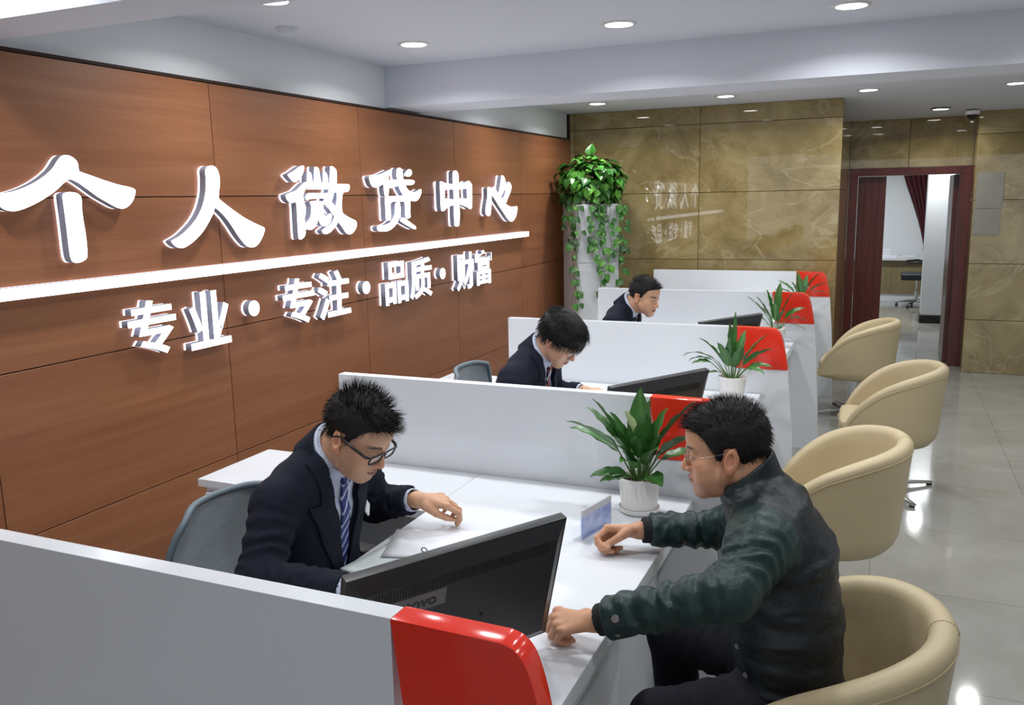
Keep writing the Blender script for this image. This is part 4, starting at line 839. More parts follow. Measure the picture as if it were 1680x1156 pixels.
# ---------------------------------------------------------------- grey sheets, camera, ceiling fitting
for z0, z1, x0, lab in ((1.585, 1.915, 0.742, 'flat grey sheet on the marble pier beside the doorway, upper one'), (1.335, 1.575, 0.735, 'flat grey sheet on the marble pier beside the doorway, lower one')):
    bm = bmesh.new(); box(bm, x0, x0+0.225, YPIER-0.004, YPIER-0.001, z0, z1, bev=0.001, seg=1); tag(bm_obj('pier_sheet', bm, M['grey_sheet']), lab, 'grey_sheet', 'grey sheets on the marble pier')  # thin flat grey rectangle just in front of the marble
t = thing('security_camera', 'white dome security camera on the ceiling corner above the doorway', 'camera', (0.655, 9.22, 2.476))
bm = bmesh.new(); lathe(bm, [(0.0, 0.0), (0.062, 0.0), (0.062, -0.03), (0.056, -0.036), (0.0, -0.036)], 28); bm_obj('housing', bm, M['cctv'], t, True, sharp=40)
bm = bmesh.new(); lathe(bm, [(0.046, -0.036), (0.044, -0.052), (0.033, -0.070), (0.016, -0.081), (0.0, -0.084)], 28); bm_obj('dome', bm, M['blackgloss'], t, True)
t = thing('smoke_detector', 'small white round detector on the raised ceiling above the wood wall', 'detector', (-2.62, 3.45, ZRAISED))
bm = bmesh.new(); lathe(bm, [(0.0, -0.028), (0.035, -0.028), (0.05, -0.014), (0.052, 0.0)], 28); bm_obj('housing', bm, M['ceiling'], t, True, sharp=40)

# ================================================================ people
# implicit-surface toolkit: smooth unions of tapered limbs and ellipsoids, meshed with surface nets
F32 = np.float32
def A3(*v): return np.array(v, F32)
def rcone(P, a, b, ra, rb):
    a, b = np.asarray(a, F32), np.asarray(b, F32); ba = b-a; L2 = float(ba@ba)+1e-12
    t = np.clip(((P-a)@ba)/L2, 0, 1); d = P-a-t[:, None]*ba
    return np.sqrt((d*d).sum(1))-(ra+(rb-ra)*t)
def ell(P, c, r, R=None):
    q = P-np.asarray(c, F32)
    if R is not None: q = q@R
    r = np.asarray(r, F32); k0 = np.sqrt(((q/r)**2).sum(1)); k1 = np.sqrt(((q/(r*r))**2).sum(1))+1e-9
    return k0*(k0-1)/k1
def smin(a, b, k):
    h = np.clip(0.5+0.5*(b-a)/k, 0, 1); return b+(a-b)*h-k*h*(1-h)
def smax(a, b, k): return -smin(-a, -b, k)
def hashn(ix, iy, iz):
    n = (ix*73856093) ^ (iy*19349663) ^ (iz*83492791); n = (n ^ (n >> 13))*1274126177; return ((n ^ (n >> 16)) & 0xffff)/65535.0
def noise(P, s):
    q = P.astype(np.float64)*s; i = np.floor(q).astype(np.int64); f = q-i; f = f*f*(3-2*f); out = 0
    for dx in (0, 1):
        for dy in (0, 1):
            for dz in (0, 1):
                w = (f[:, 0] if dx else 1-f[:, 0])*(f[:, 1] if dy else 1-f[:, 1])*(f[:, 2] if dz else 1-f[:, 2])
                out = out+w*hashn(i[:, 0]+dx, i[:, 1]+dy, i[:, 2]+dz)
    return (out*2-1).astype(F32)
def sdf_mesh(f, lo, hi, h):
    lo = np.asarray(lo, F32); hi = np.asarray(hi, F32); B = 4
    nb = np.maximum(1, np.ceil((hi-lo)/(h*B)).astype(int)); n = nb*B
    gc = [lo[k]+h*(B*np.arange(nb[k])+(B-1)/2) for k in range(3)]
    C = np.stack(np.meshgrid(*gc, indexing='ij'), -1).reshape(-1, 3).astype(F32)
    fc = f(C); act = (np.abs(fc) < h*B*1.9).reshape(nb)
    V = np.repeat(np.repeat(np.repeat(np.where(fc > 0, 1.0, -1.0).reshape(nb), B, 0), B, 1), B, 2).astype(F32)
    am = np.repeat(np.repeat(np.repeat(act, B, 0), B, 1), B, 2); idx = np.argwhere(am)
    for s in range(0, len(idx), 300000):
        k = idx[s:s+300000]; V[k[:, 0], k[:, 1], k[:, 2]] = f((lo+k*h).astype(F32))
    V[V == 0] = 1e-9
    neg = V < 0; c = neg[:-1, :-1, :-1].astype(np.int8)*0
    offs = [(i, j, k) for i in (0, 1) for j in (0, 1) for k in (0, 1)]
    cnt = sum(neg[o[0]:n[0]-1+o[0], o[1]:n[1]-1+o[1], o[2]:n[2]-1+o[2]].astype(np.int8) for o in offs)
    cells = np.argwhere((cnt > 0) & (cnt < 8)); vid = -np.ones(tuple(n-1), np.int64); vid[cells[:, 0], cells[:, 1], cells[:, 2]] = np.arange(len(cells))
    acc = np.zeros((len(cells), 3), F32); num = np.zeros(len(cells), F32)
    for ax in range(3):
        for a in (0, 1):
            for b in (0, 1):
                o = [0, 0, 0]; o[(ax+1) % 3] = a; o[(ax+2) % 3] = b; o2 = list(o); o2[ax] = 1
                p, q = cells+o, cells+o2; v0 = V[p[:, 0], p[:, 1], p[:, 2]]; v1 = V[q[:, 0], q[:, 1], q[:, 2]]
                m = (v0 < 0) != (v1 < 0); t = np.where(m, v0/np.where(m, v0-v1, 1), 0); pos = np.tile(np.array(o, F32), (len(cells), 1)); pos[:, ax] = t
                acc[m] += pos[m]; num[m] += 1
    verts = lo+(cells+acc/num[:, None])*h
    quads = []
    for ax in range(3):
        u, w = (ax+1) % 3, (ax+2) % 3
        s0 = [slice(0, n[k]-1) for k in range(3)]; s0[u] = slice(1, n[u]-1); s0[w] = slice(1, n[w]-1); s1_ = list(s0); s1_[ax] = slice(1, n[ax])
        a, b = neg[tuple(s0)], neg[tuple(s1_)]; e = np.argwhere(a != b); e[:, u] += 1; e[:, w] += 1; fl = neg[e[:, 0], e[:, 1], e[:, 2]]
        def cell(du, dw):
            k = e.copy(); k[:, u] -= du; k[:, w] -= dw; return vid[k[:, 0], k[:, 1], k[:, 2]]
        q = np.stack([cell(1, 1), cell(0, 1), cell(0, 0), cell(1, 0)], 1); q[~fl] = q[~fl][:, ::-1]; quads.append(q)
    q = np.concatenate(quads); return verts, q[(q >= 0).all(1)]
def np_mesh(name, verts, quads, cols=None):
    me = bpy.data.meshes.new(name); me.vertices.add(len(verts)); me.vertices.foreach_set('co', np.asarray(verts, F32).ravel())
    nq = len(quads); k = quads.shape[1]; me.loops.add(nq*k); me.loops.foreach_set('vertex_index', quads.astype(np.int32).ravel())
    me.polygons.add(nq); me.polygons.foreach_set('loop_start', (np.arange(nq)*k).astype(np.int32)); me.polygons.foreach_set('loop_total', np.full(nq, k, np.int32))
    me.update(calc_edges=True)
    if cols is not None: setcol(me, cols)
    return me
def joined(parts):
    vs, qs, cs, o = [], [], [], 0
    for v, q, c in parts: vs.append(v); qs.append(q+o); cs.append(c); o += len(v)
    return np.concatenate(vs), np.concatenate(qs), np.concatenate(cs)
def unit(v): v = np.asarray(v, float); return v/np.linalg.norm(v)

# ---------------------------------------------------------------- head in its own frame (cm): x to the right ear, y forward, z up, origin between the ears at eye level
def head_fn(P, o):
    """P in cm; o: dict of face options"""
    X = np.abs(P[:, 0]); Q = P.copy(); Q[:, 0] = X
    w = o.get('wide', 1.0)
    d = ell(P, (0, -0.9, 3.4), (7.3*w, 9.3, 8.0))
    d = smin(d, ell(P, (0, 2.4, -2.2), (6.3*w, 6.4, 8.0)), 2.0)
    d = smin(d, ell(P, (0, 3.6, 3.9), (6.1*w, 5.5, 5.2)), 1.5)
    d = smin(d, rcone(Q, (5.0*w, 0.6, -5.0), (1.5, 6.6, -9.6), 1.8, 1.9), 2.2)
    d = smin(d, ell(P, (0, 6.9, -9.6), (2.6, 2.0, 1.7)), 1.5)
    d = smin(d, ell(Q, (2.3, 3.4, -8.6), (3.4, 4.2, 2.5)), 1.5) if o.get('jowl') else d
    d = smin(d, ell(Q, (4.1*w, 5.5, -3.0), (2.2, 2.2, 2.2)), 2.0)
    d = smin(d, ell(Q, (3.6*w, 5.4, -6.0), (2.4, 2.4, 2.8)), 2.0)
    d = smin(d, rcone(Q, (4.2*w, 7.0, 1.7), (0.8, 8.5, 1.2), 0.75, 0.85), 1.0)
    d = smin(d, ell(P, (0, 6.6, -6.4), (3.3, 2.9, 3.0)), 1.4)
    d = smax(d, -ell(Q, (3.2*w, 9.6, -0.1), (1.9, 2.0, 1.35)), 0.9)
    d = smin(d, ell(Q, (3.2*w, 7.25, 0.0), (1.55, 1.35, 1.25)), 0.3)            # closed eyelid volume
    op = o.get('open', 0.0)
    zl = 0.0 if op > 0.15 else -0.45
    slit = smax(np.abs(P[:, 2]-zl-0.04*(X-3.2))-op*0.5-0.05, smax(np.abs(X-3.2*w)-1.15, 7.9-P[:, 1], 0.1), 0.1)
    d = smax(d, -slit, 0.12)
    d = smin(d, rcone(P, (0, 8.3, 0.6), (0, 10.35, -3.4), 0.62, 0.95), 0.9)       # nose
    d = smin(d, ell(P, (0, 10.2, -3.7), (1.05, 0.95, 0.85)), 0.5)
    d = smin(d, ell(Q, (1.25, 9.3, -3.9), (0.72, 0.95, 0.72)), 0.45)
    d = smax(d, -ell(Q, (0.62, 9.7, -4.75), (0.33, 0.55, 0.35)), 0.15)
    d = smin(d, rcone(Q, (2.1, 8.4, -6.35), (0.0, 9.55, -6.05), 0.32, 0.52), 0.45)  # lips
    d = smin(d, rcone(Q, (1.8, 8.4, -6.85), (0.0, 9.3, -7.15), 0.36, 0.58), 0.45)
    sm = o.get('smile', 0.0)
    ml = smax(np.abs(P[:, 2]+6.6-sm*0.12*X*X*0.3)-0.09, smax(X-2.35, 8.1-P[:, 1], 0.1), 0.05)
    d = smax(d, -ml, 0.18)
    # ears
    ca, sa = math.cos(0.25), math.sin(0.25); Re = np.array(((1, 0, 0), (0, ca, -sa), (0, sa, ca)), F32)
    Ro = np.array(((math.cos(.38), math.sin(.38), 0), (-math.sin(.38), math.cos(.38), 0), (0, 0, 1)), F32)
    c = (7.35*w, -1.3, -1.3); e = ell(Q, c, (0.68, 1.9, 3.35), (Re@Ro))
    e = smax(e, -ell(Q, (7.95*w, -1.0, -0.9), (0.55, 0.95, 1.8), (Re@Ro)), 0.35)
    e = smin(e, ell(Q, (7.25*w, -0.2, -3.7), (0.6, 0.75, 0.9)), 0.6)
    e = smin(e, ell(Q, (7.15*w, 0.2, -1.4), (0.45, 0.45, 0.7)), 0.3)
    d = smin(d, e, 0.5)
    return d
def head_cols(P, N, o):
    """skin tone map (lips, brows, lash line, beard shadow, warm ears) in the head frame, P in cm"""
    X = np.abs(P[:, 0]); base = np.array(o.get('skin', (0.52, 0.295, 0.19))); c = np.tile(base, (len(P), 1)).astype(F32)
    n = noise(P, 0.9)[:, None]; c *= 1+0.05*n
    def mixm(m, col): nonlocal c; m = np.clip(m, 0, 1)[:, None]; c = c*(1-m)+np.array(col, F32)*m
    ck = np.exp(-(((X-4.2)/2.3)**2+((P[:, 1]-7)/3.5)**2+((P[:, 2]+3.2)/2.2)**2)); mixm(0.35*ck, base*np.array((1.12, 0.82, 0.78)))
    no = np.exp(-((X/1.6)**2+((P[:, 1]-10.4)/1.4)**2+((P[:, 2]+3.6)/1.6)**2)); mixm(0.35*no, base*np.array((1.1, 0.80, 0.76)))
    er = ((X > 6.6) & (P[:, 1] < 1.2) & (P[:, 1] > -3.8) & (P[:, 2] < 2.6) & (P[:, 2] > -5)).astype(F32); mixm(0.4*er, base*np.array((1.12, 0.78, 0.72)))
    be = np.clip((-P[:, 2]-5.2)/2.0, 0, 1)*np.clip((P[:, 1]-0.0)/4, 0, 1)*np.clip((P[:, 2]+13)/2, 0, 1); mixm(o.get('beard', 0.18)*be, (0.16, 0.11, 0.085))
    um = np.exp(-((X/2.4)**2+((P[:, 2]+5.1)/0.55)**2))*(P[:, 1] > 8.2); mixm(o.get('beard', 0.18)*1.0*um, (0.16, 0.11, 0.085))
    lp = np.clip(1.25-np.abs((P[:, 2]+6.62)/np.maximum(0.15, 0.95*(1-(X/2.55)**2))), 0, 1)*3*(P[:, 1] > 8.0)*(X < 2.5); mixm(np.clip(lp, 0, 1)*0.8, (0.36, 0.135, 0.11))
    ml = (np.abs(P[:, 2]+6.6-o.get('smile', 0)*0.036*X*X) < 0.16)*(P[:, 1] > 7.8)*(X < 2.3); mixm(0.75*ml, (0.13, 0.04, 0.035))
    nz = noise(P*np.array((1, 1, 0.4), F32), 3.0)
    bz = 1.75+0.10*X-0.055*(X-3)**2; br = np.clip((0.52+0.12*nz-np.abs(P[:, 2]-bz))/0.18, 0, 1)*np.clip((X-1.25)/0.5, 0, 1)*np.clip((5.5-X)/0.8, 0, 1)*(P[:, 1] > 4.5); mixm(0.88*br, (0.018, 0.013, 0.011))
    zl = (0.0 if o.get('open', 0) > 0.15 else -0.45)+0.04*(X-3.2)
    la = (np.abs(P[:, 2]-zl-o.get('open', 0)*0.42) < 0.17)*(np.abs(X-3.2) < 1.4)*(P[:, 1] > 7.3); mixm(0.9*la, (0.02, 0.014, 0.012))
    li = (np.abs(P[:, 2]-1.05) < 0.1)*(np.abs(X-3.2) < 1.3)*(P[:, 1] > 7.3); mixm(0.35*li, base*0.6)
    return c
# ---------------------------------------------------------------- hands
def hand_chains(wrist, d, b, thumb_side, curls, thumb=None, spread=0.10, s=1.0):
    """d: wrist to knuckles, b: out of the back of the hand; thumb_side: +1/-1 along d x b"""
    d = unit(d); b = unit(np.asarray(b)-d*np.dot(d, b)); l = np.cross(d, b)*thumb_side; w = np.asarray(wrist, float)
    lat = [0.029, 0.0095, -0.0105, -0.028]; fwd = [0.088, 0.092, 0.087, 0.078]; lens = [(0.043, 0.026, 0.021), (0.047, 0.030, 0.022), (0.043, 0.028, 0.021), (0.034, 0.021, 0.019)]
    rad = [(0.0098, 0.0088, 0.0082, 0.0070), (0.0100, 0.0090, 0.0083, 0.0071), (0.0096, 0.0086, 0.0080, 0.0068), (0.0086, 0.0076, 0.0070, 0.0060)]
    ch = []
    for k in range(4):
        p = w+s*(d*fwd[k]+l*lat[k]); a = 0.0; pts = [p.copy()]; f0 = unit(d+l*spread*(lat[k]/0.03))
        for j in range(3):
            a += math.radians(curls[k][j]); dd = f0*math.cos(a)-b*math.sin(a); p = p+s*dd*lens[k][j]; pts.append(p.copy())
        ch.append((pts, [s*r for r in rad[k]]))
    tp = thumb or (0.75, 0.65, 0.25)       # mix of forward, sideways, palmar
    p = w+s*(d*0.022+l*0.022-b*0.006); t1 = unit(d*tp[0]+l*tp[1]-b*tp[2]); t2 = unit(d*(tp[0]+0.45)+l*(tp[1]-0.35)-b*(tp[2]+0.1)); t3 = unit(t2+d*0.3-l*0.15)
    pts = [p, p+s*t1*0.044]; pts.append(pts[-1]+s*t2*0.034); pts.append(pts[-1]+s*t3*0.026)
    ch.append((pts, [s*r for r in (0.0150, 0.0115, 0.0102, 0.0082)]))
    palm = [(w, w+s*(d*0.080+l*0.024), 0.0165, 0.0115), (w, w+s*(d*0.086+l*0.008), 0.0175, 0.0120), (w, w+s*(d*0.080-l*0.010), 0.0170, 0.0115), (w+s*l*-0.006, w+s*(d*0.070-l*0.026), 0.0160, 0.0105)]
    return ch, [(a, b_, s*r0, s*r1) for a, b_, r0, r1 in palm], (d, b, l)
def hand_fn(P, H, elbow):
    ch, palm, (d, b, l) = H; w = palm[0][0]
    D = rcone(P, w, np.asarray(w)+unit(np.asarray(elbow)-w)*0.09, 0.0235, 0.027)
    pd = None
    for a, b_, r0, r1 in palm:
        e = rcone(P, a, b_, r0, r1); pd = e if pd is None else smin(pd, e, 0.010)
    D = smin(D, pd, 0.014)
    fd = None
    for k, (pts, r) in enumerate(ch):
        e = None
        for j in range(3):
            q = rcone(P, pts[j], pts[j+1], r[j], r[j+1]); e = q if e is None else smin(e, q, 0.0025)
        if k < 4: e = smin(e, rcone(P, pts[0]-d*0.004+b*0.0015, pts[0]+d*0.004+b*0.0015, r[0]*1.04, r[0]), 0.004)    # knuckle
        D = smin(D, e, 0.0042 if k < 4 else 0.010) if fd is None else D
    return D
def hand_mesh(H, elbow, skin):
    pts = np.array([p for c, r in H[0] for p in c]+[np.asarray(H[1][0][0])+unit(np.asarray(elbow)-H[1][0][0])*0.09])
    v, q = sdf_mesh(lambda P: hand_fn(P, H, elbow), pts.min(0)-0.035, pts.max(0)+0.035, 0.0021)
    c = np.tile(np.array(skin, F32), (len(v), 1))*(1+0.05*noise(v, 90))[:, None]
    d, b, l = H[2]
    for ch, r in H[0][:4]:
        for j in (1, 2):                                   # creases and warmer joints
            dd = np.linalg.norm(v-ch[j], axis=1); m = np.exp(-(dd/0.009)**2)[:, None]*0.35; c = c*(1-m)+np.array(skin, F32)*np.array((1.05, 0.74, 0.68), F32)*m
        tip = np.asarray(ch[3]); ax = unit(ch[3]-ch[2]); nb = unit(b-ax*np.dot(ax, b)+ax*0.3) if abs(np.dot(ax, b)) < 0.98 else unit(l)
        m = (np.linalg.norm(v-(tip+nb*r[3]*0.8), axis=1) < 0.0062)[:, None]*0.5; c = c*(1-m)+np.array((0.66, 0.43, 0.34), F32)*m
    ch, r = H[0][0]; gap = np.exp(-(np.linalg.norm(v-ch[0], axis=1)/0.012)**2)[:, None]*0.25; c = c*(1-gap)+np.array(skin, F32)*np.array((1.04, 0.76, 0.70), F32)*gap
    return v, q, c
def rest_on(H, z):
    """shift that makes the hand's lowest skin touch height z"""
    lo = min(p[2]-r_ for c, rr in H[0] for p, r_ in zip(c, rr)); lo = min(lo, min(min(a[2]-r0, b_[2]-r1) for a, b_, r0, r1 in H[1])); return z-lo
# ---------------------------------------------------------------- torso
def torso_fn(P, spine, L, k=0.02):
    """spine: list of (point, half width, half depth); L lateral axis"""
    D = None; L = np.asarray(L, F32)
    for (a, wa, da), (b, wb, db) in zip(spine[:-1], spine[1:]):
        a, b = np.asarray(a, F32), np.asarray(b, F32); ba = b-a; ln = float(np.linalg.norm(ba)); u = ba/ln; Fv = np.cross(u, L)
        t = np.clip(((P-a)@u)/ln, 0, 1); v = P-a-(t*ln)[:, None]*u; w = wa+(wb-wa)*t; dp = da+(db-da)*t; mn = np.minimum(w, dp)
        k2 = (np.abs(v@L)/w)**2.4+(np.abs(v@Fv)/dp)**2.4+(np.abs(v@u)/(mn*0.4))**2.4; kk = k2**(1/2.4)+1e-6
        r = np.sqrt((v*v).sum(1)); e = r*(1-1/kk); e = np.where(kk < 0.2, -mn*0.8, e)
        D = e if D is None else smin(D, e, k)
    return D
def limb_fold(P, a, b, r, n, amp, ph):
    a, b = np.asarray(a, F32), np.asarray(b, F32); ba = b-a; L2 = float(ba@ba); t = ((P-a)@ba)/L2
    q = noise(P, 11.0)*2.6+noise(P, 30.0)*0.8
    return amp*(np.sin(2*PI*n*t+ph+2.2*q))*np.clip(1-np.abs(t-0.5)*1.5, 0, 1)
# ---------------------------------------------------------------- hair
def hair_mesh(o, Rh, c0, seed):
    """cap plus strands; returns verts, tris in world"""
    rng = np.random.RandomState(seed); w = o.get('wide', 1.0); st = o['hair']
    line = st['line']                                       # hairline: (y, z) pairs, hair grows above it
    ly, lz = np.array([p[0] for p in line]), np.array([p[1] for p in line]); th = st.get('thick', 0.9)
    def cap(P):
        d = ell(P, (0, -0.9, 3.4), (7.3*w+th*0.75, 9.3+th, 8.0+th)); d = smin(d, ell(P, (0, 3.6, 3.9), (6.1*w+th*0.7, 5.5+th*0.8, 5.2+th)), 1.5)
        if st.get('bowl'): d = smin(d, ell(P, (0, -0.2, 2.8), (8.3, 9.6, 6.5)), 2.0)
        zb = np.interp(P[:, 1], ly, lz).astype(F32)+0.35*noise(P, 0.8)
        d = smax(d, (zb-P[:, 2])*0.75, 0.5)
        d = d+0.22*noise(P*np.array((1, .5, .5), F32), 0.9)+0.10*noise(P, 2.2)
        return d
    v, q = sdf_mesh(cap, (-10, -12, -9), (10, 12, 15), 0.30)
    vs, fs = [v], [np.concatenate([q[:, [0, 1, 2]], q[:, [0, 2, 3]]])]; base = len(v)
    n = st['n']; ctr = np.array((0, -0.9, 3.4)); pick = v[rng.randint(0, len(v), n*2)]; nrm = pick-ctr; nrm /= np.linalg.norm(nrm, axis=1)[:, None]
    keep = []
    for p, nn in zip(pick, nrm):
        if np.interp(p[1], ly, lz) > p[2]+1.2: continue
        keep.append((p, nn))
        if len(keep) >= n: break
    SV, SF = [], []
    for p, nn in keep:
        ln, dirv = st['flow'](p, nn, rng)
        if not st.get('bowl') and abs(p[0]) > 5.0 and -4.2 < p[1] < 1.6 and p[2] < 4.6: ln *= 0.35        # kept short around the ears
        dirv = dirv/np.linalg.norm(dirv); g = np.array(st.get('fall', (0, 0, -0.25)))
        side = np.cross(dirv, rng.randn(3)); side /= np.linalg.norm(side)+1e-9; pt = p-nn*0.25; k0 = base+len(SV); wd = st.get('w', 0.07)
        for j in range(4):
            ww = wd*(1-j/3.6); SV += [pt-side*ww, pt+side*ww]; dirv = dirv+g*0.33; dirv /= np.linalg.norm(dirv); pt = pt+dirv*ln/3
        for j in range(3):
            a = k0+2*j; SF += [(a, a+1, a+3), (a, a+3, a+2)]
    V = np.concatenate([v, np.array(SV, F32)]); Fc = np.concatenate(fs+[np.array(SF)])
    return (V*0.01)@Rh.T+c0, Fc
HAIRMAT = mat('black_hair', (0.0045, 0.0038, 0.0035), 0.55, spec=0.28, bump=0.25, bscale=500)
SKIN = vmat('skin', 0.48, 0.42, bump=0.10, bscale=700, sss=0.12, bdist=0.002)
LENSM = M['lens']; GLFRAME = mat('spectacle_frame_black', (0.010, 0.010, 0.011), 0.3); GLWIRE = mat('spectacle_wire', (0.35, 0.33, 0.30), 0.25, 1.0)
EYEM = vmat('eyeball', 0.12, 0.5)
SUIT = mat('navy_suit_wool', (0.0085, 0.0105, 0.0215), 0.85, spec=0.22, bump=0.22, bscale=650, sheen=0.0, var=0.08, vscale=40)
SHIRT = mat('pale_blue_shirt', (0.56, 0.62, 0.76), 0.75, bump=0.12, bscale=400)
TIE = vmat('striped_tie', 0.5, 0.4, bump=0.1, bscale=600)
TROUSER = mat('dark_trousers', (0.012, 0.013, 0.020), 0.85, spec=0.25, bump=0.25, bscale=500, var=0.1, vscale=20)
SHOE = mat('black_shoe', (0.010, 0.010, 0.010), 0.3, bump=0.05)
JACKET = vmat('green_jacket_nylon', 0.46, 0.40, bump=0.55, bscale=48, bdist=0.006)
RIB = mat('black_ribbing', (0.010, 0.011, 0.012), 0.9, bump=0.4, bscale=300)
SNAP = mat('gunmetal_snap', (0.30, 0.30, 0.30), 0.3, 1.0)
BADGEM = mat('white_badge', (0.75, 0.76, 0.78), 0.3)
def face_frame(yaw, pitch, roll=0.0):
    """yaw: heading of the face in the ground plane (deg, 0 = +x); pitch: nodding down; returns columns right, forward, up"""
    y, p = math.radians(yaw), math.radians(pitch); f = np.array((math.cos(y)*math.cos(p), math.sin(y)*math.cos(p), -math.sin(p))); lft = np.array((-math.sin(y), math.cos(y), 0.0)); up = np.cross(f, lft)
    r = math.radians(roll); l2 = lft*math.cos(r)+up*math.sin(r); u2 = up*math.cos(r)-lft*math.sin(r)
    return np.stack([-l2, f, u2], 1)
def shoe_mesh(ank, d):
    d = unit((d[0], d[1], 0)); a = np.array(ank); toe = np.array((a[0], a[1], 0.035))+d*0.17; heel = np.array((a[0], a[1], 0.04))-d*0.05
    def f(P):
        e = smin(rcone(P, heel, toe, 0.040, 0.036), rcone(P, (a[0], a[1], 0.05), (a[0], a[1], 0.12), 0.042, 0.045), 0.03); return smax(e, 0.004-P[:, 2], 0.006)
    return sdf_mesh(f, np.minimum(heel, toe)-0.08, np.maximum(heel, toe)+np.array((0.08, 0.08, 0.15)), 0.006)
def glasses(root, Rh, c0, kind, org):
    T = lambda p: Vector(tuple((Rh@np.array(p))*0.01+c0-org))
    bm = bmesh.new(); r = 0.0027 if kind == 'thick' else 0.0008; hw, hh = (2.65, 1.30) if kind == 'thick' else (2.5, 1.35); zc = -0.75 if kind == 'thick' else -0.55; yf = 9.7; sq = 0.42 if kind == 'thick' else 0.6
    rim = lambda s: [T((s*(3.35+hw*math.copysign(abs(math.cos(a))**sq, math.cos(a))), yf-0.35*abs(math.cos(a))*(1 if math.cos(a) > 0 else 0), zc+hh*math.copysign(abs(math.sin(a))**sq, math.sin(a)))) for a in np.linspace(0, 2*PI, 25)[:-1]]
    for s in (-1, 1): tube(bm, rim(s), r, 6, closed=True)
    tube(bm, [T((-0.8, yf, 0.15)), T((0, yf+0.25, 0.35)), T((0.8, yf, 0.15))], r, 6)
    for s in (-1, 1):
        rr = [r*1.5, r*1.7, r*1.7, r*1.2, r] if kind == 'thick' else [r]*5
        tube(bm, [T((s*6.0, yf-0.3, 0.1)), T((s*7.1, yf-1.4, 0.25)), T((s*7.75, 4.0, 0.5)), T((s*7.9, -0.6, 1.0)), T((s*7.7, -2.6, -0.6))], rr, 6)
    g = bm_obj('glasses', bm, GLFRAME if kind == 'thick' else GLWIRE, root, True)
    for s in (-1, 1):
        bm = bmesh.new(); f = bm.faces.new([bm.verts.new(p) for p in rim(s)]); o = bm_obj('lens', bm, LENSM, g)
def add_person(name_label, loc, o):
    org = np.array(loc, float); t = thing('person', name_label, 'person', loc)
    Rh = face_frame(*o['face']); c0 = np.array(o['head']); L = unit(o['left'])
    if 'arm_len' in o: pass
    skin = o.get('skin', (0.52, 0.295, 0.19)); sp = o['spine']; nb = np.asarray(sp[-1][0])
    # --- body: head with neck, hands, and the covered trunk and limbs, one mesh
    inv = lambda p: (Rh.T@(np.asarray(p)-c0))*100
    nk0, nk1 = np.array((0, -2.0, -4.5)), inv(nb)
    def hf(P): return smin(head_fn(P, o), smin(rcone(P, nk0, nk1, 5.3, 5.9), rcone(P, (0, 2.5, -8.2), nk1*0.75+np.array((0, 1.2, 0)), 2.6, 4.0), 2.0), 1.3)
    lo = np.minimum((-9.5, -12, -13.5), nk1-6.5); hi = np.maximum((9.5, 12.5, 13.5), nk1+6.5)
    v, q = sdf_mesh(hf, lo, hi, o.get('res', 0.24)); hc = head_cols(v, None, o); parts = [((v*0.01)@Rh.T+c0, q, hc)]
    hands = []
    for side in ('L', 'R'):
        a = o.get('arm'+side)
        if a is None: continue
        H = hand_chains(a['wrist'], a['d'], a['b'], a['ts'], a['curls'], a.get('thumb'), a.get('spread', 0.1), a.get('s', 1.0))
        dz = rest_on(H, a['z']); wr = np.array(a['wrist'])+np.array((0, 0, dz)); a['wrist'] = wr
        H = hand_chains(wr, a['d'], a['b'], a['ts'], a['curls'], a.get('thumb'), a.get('spread', 0.1), a.get('s', 1.0)); parts.append(hand_mesh(H, a['elbow'], skin))
    def bf(P):
        d = torso_fn(P, [(p, w*0.82, dp*0.8) for p, w, dp in sp], L)
        for side in ('L', 'R'):
            a = o.get('arm'+side)
            if a is None: continue
            d = smin(d, smin(rcone(P, a['sh'], a['elbow'], 0.046, 0.037), rcone(P, a['elbow'], a['wrist'], 0.036, 0.025), 0.02), 0.03)
        for hp, kn, an in o['legs']: d = smin(d, smin(rcone(P, hp, kn, 0.072, 0.05), rcone(P, kn, an, 0.048, 0.032), 0.02), 0.04)
        d = smin(d, rcone(P, nb, o['neck'], 0.055, 0.052), 0.03)
        return d
    allp = np.array([p for p, _, _ in sp]+[x for l in o['legs'] for x in l]+[o['arm'+s][k] for s in 'LR' if o.get('arm'+s) for k in ('sh', 'elbow', 'wrist')])
    lo, hi = allp.min(0)-0.28, allp.max(0)+0.28; lo[2] = 0.0
    v, q = sdf_mesh(bf, lo, hi, 0.012); parts.append((v, q, np.tile(np.array(skin, F32), (len(v), 1))))
    v, q, c = joined(parts); link('body', np_mesh('body', v-org, q, c), SKIN, t, True)
    # --- eyes
    if o.get('open', 0) > 0.15:
        for s in (-1, 1):
            bm = bmesh.new(); bmesh.ops.create_uvsphere(bm, u_segments=24, v_segments=16, radius=1.18); me = bpy.data.meshes.new('eye'); bm.to_mesh(me); bm.free()
            co = np.zeros(len(me.vertices)*3, F32); me.vertices.foreach_get('co', co); co = co.reshape(-1, 3); g = unit(o.get('gaze', (0, 1, -0.15))); ang = np.arccos(np.clip(co@g/1.18, -1, 1))
            col = np.where((ang < 0.16)[:, None], (0.004, 0.004, 0.004), np.where((ang < 0.42)[:, None], (0.030, 0.014, 0.008), (0.62, 0.58, 0.55)))
            p = co+np.array((s*3.2*o.get('wide', 1), 7.25, 0.0)); me.vertices.foreach_set('co', ((p*0.01)@Rh.T+c0-org).astype(F32).ravel()); setcol(me, col); link('eye', me, EYEM, t, True)
    # --- hair
    v, f = hair_mesh(o, Rh, c0, o.get('seed', 1)); link('hair', np_mesh('hair', v-org, f), HAIRMAT, t, True)
    if o.get('glasses'): glasses(t, Rh, c0, o['glasses'], org)
